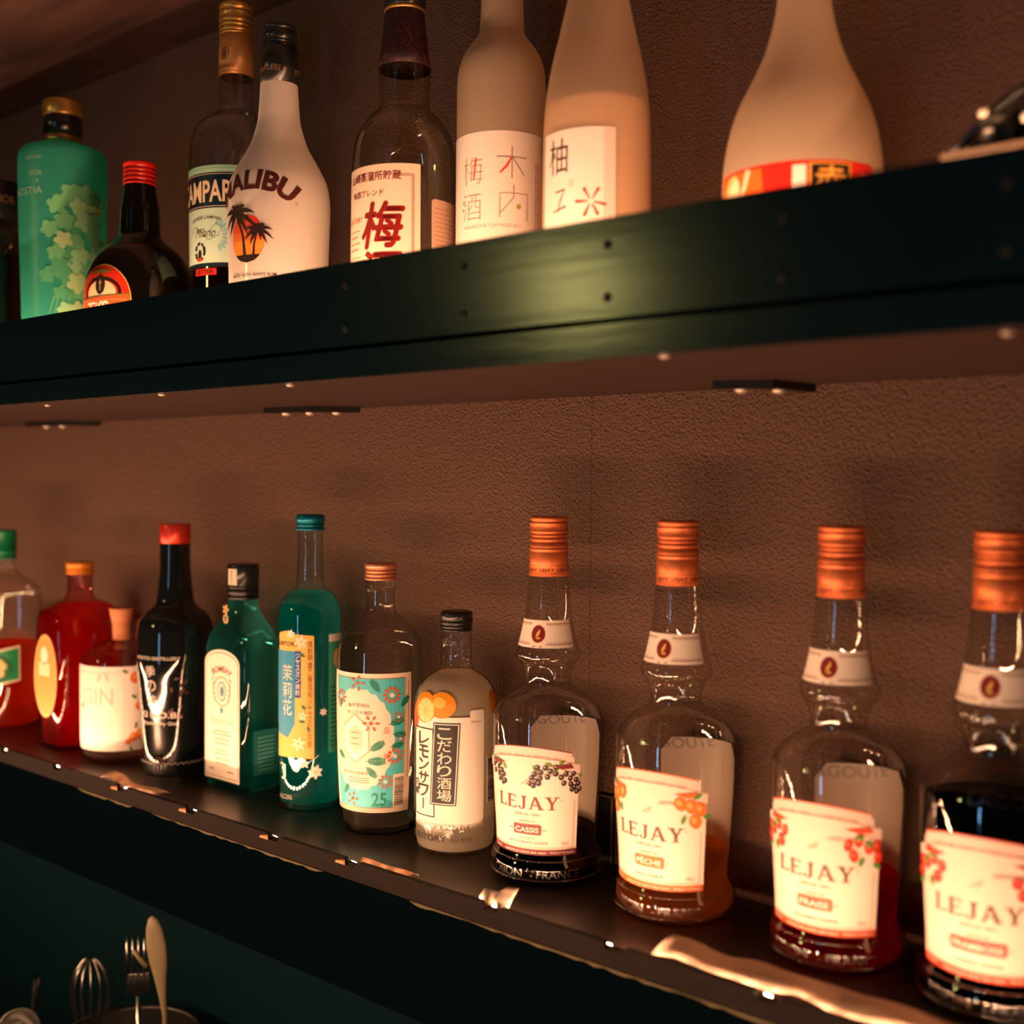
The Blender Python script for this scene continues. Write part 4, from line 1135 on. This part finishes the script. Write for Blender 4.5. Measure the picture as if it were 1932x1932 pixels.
# frosted plum wine bottle
PT6 = smooth_prof([(.0003, .0310), (.004, .0345), (.1061, .0347), (.2157, .0346), (.2251, .0341), (.2361, .0320), (.2455, .0275), (.2537, .0213), (.2606, .0174), (.2863, .0163), (.3200, .0160)], 4)
frost = frosted('frosted_white_glass', (.86, .68, .48), .55, .10, .05)
t = thing('plum_wine_bottle', 'frosted cylindrical bottle with white label of thin grey and red characters', 'bottle', (-.6024, .690, ZU))
body(PT6, frost, t, base_r=.032)
cap(t, .3100, .3350, .0165, ink(236, 224, 206))
a = Art(); wt = ink(253, 240, 226); th = ink(150, 118, 100); rd = ink(226, 76, 40); gd = ink(176, 176, 70)
a.rect(-.0460, .0400, .0440, .1755, wt, 0, r=.001)
a.text('梅', -.0165, .1365, .0205, th, 2, w=.0185, cjk=True, bold=-.022); a.text('酒', -.0170, .1095, .0200, th, 2, w=.0175, cjk=True, bold=-.022)
a.stroke([(.0035, .1560), (.0270, .1560)], .0007, th, 2); a.stroke([(.0150, .1640), (.0150, .1400)], .0007, th, 2); a.stroke([(.0155, .1555), (.0250, .1425)], .0007, th, 2); a.stroke([(.0148, .1562), (.0110, .1490), (.0060, .1440)], [.0010, .0018, .0012], rd, 3)
a.stroke([(.0060, .1105), (.0060, .1290), (.0275, .1290), (.0275, .1090)], .0007, th, 2); a.stroke([(.0165, .1350), (.0165, .1260), (.0065, .1140)], .0007, th, 2); a.ell(.0205, .1190, .0019, .0019, gd, 3, 14)
a.stroke([(-.0130, .1560), (-.0150, .1400)], [.0016, .0010], rd, 3); a.ell(-.0250, .1240, .0010, .0013, gd, 3, 10); a.ell(-.0255, .1180, .0010, .0013, gd, 3, 10)
a.text('KIUCHI UMESHU', -.0010, .1035, .0026, ink(214, 176, 150), 2, w=.0460)
a.text('KIUCHI UMESHU PLUM WINE BREWED IN JAPAN', .0355, .1280, .0018, ink(196, 70, 50), 2, w=.052, rot=-pi / 2); a.text('KIUCHI BREWERY IBARAKI', .0385, .1280, .0018, ink(196, 70, 50), 2, w=.050, rot=-pi / 2)
a.build('label', t, wrap(PT6, 30, .0347))

# frosted conical yuzu bottle
PT7 = smooth_prof([(.0003, .0350), (.004, .0380), (.1036, .0384), (.1286, .0382), (.1594, .0376), (.1780, .0365), (.2029, .0327), (.2273, .0269), (.2521, .0215), (.2850, .0160), (.3100, .0150)], 5)
t = thing('yuzu_wine_bottle', 'frosted conical bottle with a white label marked by a red star of brush strokes', 'bottle', (-.4951, .670, ZU))
body(PT7, frosted('frosted_clear_glass', (.84, .66, .48), .55, .42, .05), t, base_r=.036)
liquid(PT7, .1770, frosted('milky_yuzu_liquid', (.95, .78, .58), .35, 0, 0), t, .0022)
cap(t, .3000, .3250, .0155, ink(236, 224, 206))
a = Art(); wt = ink(253, 238, 226); dk = ink(90, 66, 56)
a.rect(-.0320, .0400, .0265, .1525, wt, 0, r=.0008); a.rect(.0185, .0400, .0262, .152, ink(250, 214, 200), 1)
a.text('柚', -.0155, .1225, .0245, dk, 2, w=.0170, cjk=True, bold=-.006)
a.stroke([(-.0170, .1105), (-.0090, .1115), (-.0120, .1060), (-.0150, .0965)], [.0012, .0016, .0012, .0006], dk, 2); a.stroke([(-.0195, .0975), (-.0080, .1000)], [.0008, .0014], dk, 2)
a.ell(-.0040, .1150, .0022, .0028, ink(236, 218, 200), 2, 12)
for an in (60, 118, 178, -12, -62, -115):
    c_, s_ = cos(rad(an)), sin(rad(an)); a.stroke([(.0100 + .002 * c_, .1020 + .002 * s_), (.0100 + .0105 * c_, .1020 + .0105 * s_)], [.0007, .0022], rd, 3)
a.build('label', t, wrap(PT7, 16, .0382))

# teardrop sake bottle
PT8 = smooth_prof([(.0003, .0440), (.004, .0480), (.0400, .0500), (.0994, .0500), (.1085, .0498), (.1196, .0487), (.1307, .0468), (.1421, .0439), (.1532, .0398), (.1643, .0343), (.1756, .0287), (.1900, .0230), (.2057, .0189), (.2201, .0167), (.2500, .0150), (.2900, .0145)], 5)
t = thing('sake_bottle', 'wide teardrop frosted bottle with a red and orange band label on the upper shelf', 'bottle', (-.3473, .690, ZU))
body(PT8, frost, t, base_r=.045)
cap(t, .2800, .3050, .0152, goldm)
a = Art(); rd = ink(214, 40, 24); og = ink(240, 110, 40); yl = ink(252, 196, 120); bk = ink(24, 14, 12); gd = ink(236, 170, 70)
a.rect(-.0600, .0500, .0535, .1055, rd, 0, r=.002)
a.poly([(-.0600, .052), (-.0150, .052), (-.0200, .104), (-.0600, .104)], og, 1); a.ell(-.046, .088, .009, .016, yl, 2, 24, rot=-.3); a.ell(-.0420, .093, .0050, .0080, ink(255, 236, 190), 3, 18, rot=-.3)
a.stroke([(-.0290, .104), (-.0320, .094), (-.0380, .084)], [.0040, .0036, .0020], ink(255, 220, 180), 4)
a.rect(-.0005, .0700, .0075, .1030, ink(255, 236, 222), 2, r=.0008)
a.rect(.0092, .0840, .0350, .1040, gd, 2); a.rect(.0105, .0852, .0338, .1030, bk, 3)
a.text('赤', .0222, .0885, .0132, gd, 4, w=.0190, cjk=True, bold=.03)
a.poly([(.0400, .092), (.0480, .094), (.0520, .100), (.0420, .1000)], og, 1)
a.build('label', t, wrap(PT8, 21, .0500))

# pale box with dark crystal ornament at the right end
t = thing('box', 'pale cardboard box edge at the right end of the upper shelf', 'box', (-.165, .672, ZU))
bm = bmesh.new(); add_box(bm, (0, 0, .0425), (.110, .070, .085), bev=.001); link('box_base', bm, ink(214, 190, 160), t, smooth=False)
bm = bmesh.new(); add_box(bm, (0, 0, .0873), (.140, .092, .0045), bev=.0014); link('box_lid', bm, ink(140, 116, 96), t, smooth=False)
t = thing('ornament', 'dark faceted glass ornament with bright glints on the pale box at upper right', 'ornament', (-.206, .660, ZU + .0897))
rr = random.Random(12)
for k, (x, y, z, r_) in enumerate([(-.006, -.010, .012, .0130), (.014, -.006, .014, .0150), (.002, .006, .024, .0130), (.028, .002, .014, .0150), (-.020, .0, .008, .0085), (.020, .004, .030, .0110)]):
    bm = bmesh.new(); bmesh.ops.create_icosphere(bm, subdivisions=1, radius=r_)
    for v in bm.verts: v.co *= rr.uniform(.85, 1.1)
    bmesh.ops.translate(bm, vec=(x, y, max(z, r_ * 1.02)), verts=bm.verts)
    link('crystal_facet', bm, princ('dark_crystal_%d' % k, [(.10, .09, .07), (.02, .03, .025), (.16, .13, .10)][k % 3], .05, spec=1.0, coat=.6), t, smooth=False)
bm = tube_bm([(-.034, -.012, .002), (-.022, -.015, .010), (-.010, -.016, .021), (.004, -.013, .031), (.020, -.008, .039), (.04, -.004, .043)], [.0028, .0026, .0024, .0026, .0024, .002])
link('black_rim', bm, blackcap, t)
for x, y, z in ((-.012, -.0165, .022), (-.007, -.0225, .009), (.012, -.0220, .014)):
    bm = bmesh.new(); bmesh.ops.create_uvsphere(bm, u_segments=16, v_segments=10, radius=.0032); link('pearl_bead', bm, ink(240, 226, 200, .15), t, (x, y, z))

# ------------------------------------------------------------------ bits on the lower shelf
def strip_mesh(path, wd, thick, name, parent_label, cat, wav=0.001, seed=1, notch=None):
    rr = random.Random(seed); bm = bmesh.new(); rows = []
    n = len(path)
    for i, (x, y, z) in enumerate(path):
        a_ = path[max(i - 1, 0)]; b_ = path[min(i + 1, n - 1)]
        dx, dy = b_[0] - a_[0], b_[1] - a_[1]; l = math.hypot(dx, dy)
        nx, ny = -dy / l, dx / l
        row = []
        for k in range(5):
            q = (k / 4 - .5)
            row.append(bm.verts.new((x + nx * wd * q, y + ny * wd * q, z + wav * sin(q * 3.1 + i * .9) + rr.uniform(-1, 1) * wav * .25 + .002 * (1 - (2 * q) ** 2))))
        rows.append(row)
    for p, q in zip(rows, rows[1:]):
        for k in range(4): bm.faces.new((p[k], p[k + 1], q[k + 1], q[k]))
    ret = bmesh.ops.solidify(bm, geom=bm.faces[:], thickness=thick)
    bmesh.ops.recalc_face_normals(bm, faces=bm.faces)
    o = link(name, bm, paper)
    return tag(o, parent_label, cat)
pth = [(-.418 + .0102 * k, .6460 + .0016 * sin(k * .8), -.3045 + .0008 * sin(k * 1.3)) for k in range(20)]
strip_mesh(pth, .034, .0010, 'paper_strip', 'long crumpled white paper strip along the front edge below the red-liquid bottle', 'paper', .0012, 3)
pth = [(-1.085 + .012 * k, .6330 + .0010 * sin(k), -.3045 + (.004 if k in (1, 2) else 0)) for k in range(10)]
strip_mesh(pth, .017, .0010, 'paper_strip', 'short curled white paper strip on the shelf edge in front of the black gin bottle', 'paper', .0010, 5)
pth = [(-.690 + .006 * k, .6270, -.3030) for k in range(11)]
strip_mesh(pth, .010, .0008, 'paper_strip', 'thin white tape showing through a rail notch in front of the turquoise-label bottle', 'paper', .0004, 7)
# crumpled tag
t = thing('paper_tag', 'small crumpled white tag with smudged print at the shelf edge below the blackcurrant bottle', 'tag', (-.5450, .6310, -.3075))
bm = bmesh.new()
pr = [[(-.0165, -.006, .000), (-.0175, -.005, .006), (-.0140, -.003, .0125)], [(-.008, -.008, .001), (-.008, -.006, .007), (-.006, -.002, .0120)], [(-.004, -.006, .002), (-.004, -.004, .008), (-.003, .000, .0118)], [(.002, -.009, .001), (.003, -.006, .010), (.0055, .001, .0165)], [(.010, -.006, .001), (.012, -.003, .009), (.0135, .003, .0170)]]
R = [[bm.verts.new(p) for p in row] for row in pr]
for p, q in zip(R, R[1:]):
    for k in range(2): bm.faces.new((p[k], q[k], q[k + 1], p[k + 1]))
bmesh.ops.subdivide_edges(bm, edges=bm.edges[:], cuts=2, use_grid_fill=True, smooth=.4)
bmesh.ops.solidify(bm, geom=bm.faces[:], thickness=.0006)
link('paper_fold', bm, paper, t)
a = Art()
for k in range(4): a.stroke([(-.0155 + .002 * k, .004 + .0015 * (k % 2)), (-.0150 + .002 * k, .008)], .0007, ink(70, 50, 50), 1)
a.build('smudged_print', t, flat((0, -.0083, 0), (1, .12, 0), (0, .25, 1), (0, -1, 0)), None)
# thin black panel by the wall
t = thing('panel', 'thin black panel standing against the wall behind the blackcurrant bottle', 'panel', (-.5530, .7655, ZS))
bm = bmesh.new(); add_box(bm, (0, 0, .028), (.022, .003, .056), bev=.0006); link('panel_face', bm, blackcap, t, smooth=False)
bm = bmesh.new(); add_box(bm, (.0095, -.0017, .028), (.0008, .0006, .054)); add_box(bm, (0, -.0017, .0548), (.020, .0006, .0008)); link('panel_edging', bm, ink(120, 84, 60), t, smooth=False)

# ------------------------------------------------------------------ under the lower shelf: counter with utensils
t = thing('back_counter', 'dark counter top deep below the lower shelf', 'counter', (-1.3, .545, -.86))
bm = bmesh.new(); add_box(bm, (0, 0, -.02), (3.4, .40, .04), bev=.003); link('counter_top', bm, blackwood, t, smooth=False)
bm = bmesh.new(); add_box(bm, (0, .01, -.30), (3.4, .36, .52)); link('counter_base', bm, blackwood, t, smooth=False)
t = thing('utensil_holder', 'dark round utensil holder standing in the shadow below the lower shelf', 'holder', (-1.075, .655, -.86))
link('holder_cup', lathe_bm([(0.0005, 0), (.0005, .060), (.28, .072), (.283, .0735), (.283, .0695), (.28, .0685), (.006, .057), (.006, 0)], 48), blackcap, t)
def fork():
    t = thing('fork', 'steel fork standing tines up in the shadows at lower left', 'fork', (-1.056, .660, -.70))
    bm = bmesh.new()
    tube_bm([(0, 0, -.06), (0, 0, .08), (0, 0, .165)], [.0035, .0026, .0024], 8, bm)
    link('handle', bm, steel, t)
    bm = bmesh.new(); add_box(bm, (0, 0, .178), (.024, .0022, .022), bev=.001); link('fork_head', bm, steel, t)
    for k in range(5):
        bm = tube_bm([((k - 2) * .0056, 0, .186), ((k - 2) * .0057, -.002, .205), ((k - 2) * .0058, .001, .232)], [.0015, .0014, .0006], 8)
        link('tine', bm, steel, t)
    return t
fk = fork(); fk.rotation_euler = (0, 0, rad(56)); fk.location.x -= .010
# pale scoop
t = thing('spatula', 'pale wooden spoon with a rounded head standing beside the fork at lower left', 'spoon', (-1.018, .660, -.64))
t.rotation_euler = (0, 0, rad(45))
bm = bmesh.new(); sec = [(-.06, .0035), (.03, .0035), (.10, .0040), (.118, .0060), (.138, .0100), (.155, .0148), (.172, .0160), (.188, .0130), (.198, .0075), (.201, .001)]
rings = []
for z, r_ in sec:
    x_ = -.012 * max(0, (z - .1) / .1)
    rings.append([bm.verts.new((x_ + .62 * r_ * cos(2 * pi * k / 20), .003 * sin(2 * pi * k / 20) * (1 if r_ > .003 else .4), z)) for k in range(20)])
for p, q in zip(rings, rings[1:]):
    for k in range(20): bm.faces.new((p[k], p[(k + 1) % 20], q[(k + 1) % 20], q[k]))
bm.faces.new(rings[0]); bm.faces.new(rings[-1]); bmesh.ops.recalc_face_normals(bm, faces=bm.faces)
link('spoon_head', bm, princ('pale_spoon_wood', srgb(140, 128, 100), .5), t)
bm = tube_bm([(-.018, 0, .150), (-.026, -.001, .160), (-.031, -.002, .168)][::-1], [.0016, .0022, .0030], 8); link('side_tab', bm, MATS['pale_spoon_wood'], t)
# whisk
t = thing('whisk', 'wire whisk standing upright in the shadows left of the fork', 'whisk', (-1.160, .660, -.70))
link('handle', tube_bm([(0, 0, -.06), (0, 0, .08)], [.007, .006], 12), steel, t)
for k in range(6):
    an = pi * k / 6; pts = []
    for j in range(13):
        q = j / 12; th = pi * q; rr_ = .034 * sin(th) * (1.0 if True else 0)
        pts.append(((.034 * sin(th * 2 - pi) * .0) + .034 * cos(pi * q) * sin(pi * min(q, 1 - q) * 1.0 + .18) * cos(an), .034 * cos(pi * q) * sin(pi * min(q, 1 - q) + .18) * sin(an), .075 + .105 * sin(pi * q)))
    link('wire', tube_bm(pts, .0010, 6), steel, t)
# ladle
t = thing('ladle', 'steel ladle bowl tipped on its side at the bottom left corner', 'ladle', (-1.325, .660, -.660))
bm = lathe_bm([(-.026, 0), (-.024, .012), (-.016, .022), (-.004, .029), (.004, .0305), (.004, .0295), (-.004, .028), (-.015, .021), (-.0225, .011), (-.0245, 0)], 40)
bmesh.ops.rotate(bm, cent=(0, 0, 0), matrix=Matrix.Rotation(rad(55), 3, 'X') @ Matrix.Rotation(rad(25), 3, 'Y'), verts=bm.verts); link('ladle_bowl', bm, steel, t)
link('ladle_handle', tube_bm([(.0, .02, .024), (-.02, .035, .06), (-.05, .045, -.05), (-.06, .05, -.20)], .003, 8), steel, t)

# ------------------------------------------------------------------ bar counter on the camera side, with its own light strip
t = thing('bar_counter', 'dark bar counter top in front of the shelves, below the picture', 'counter', (-1.6, .06, -.362))
bm = bmesh.new(); add_box(bm, (0, 0, -.02), (3.0, .40, .04), bev=.003); link('counter_top', bm, blackwood, t, smooth=False)
bm = bmesh.new(); add_box(bm, (0, -.05, -.58), (3.0, .28, 1.08)); link('counter_base', bm, blackwood, t, smooth=False)
led_strip('strip of warm white lights along the back edge of the front bar counter', 0.2700, -.3720, -1.9, -.12, LED_COUNTER, rad(62), dh=.006)
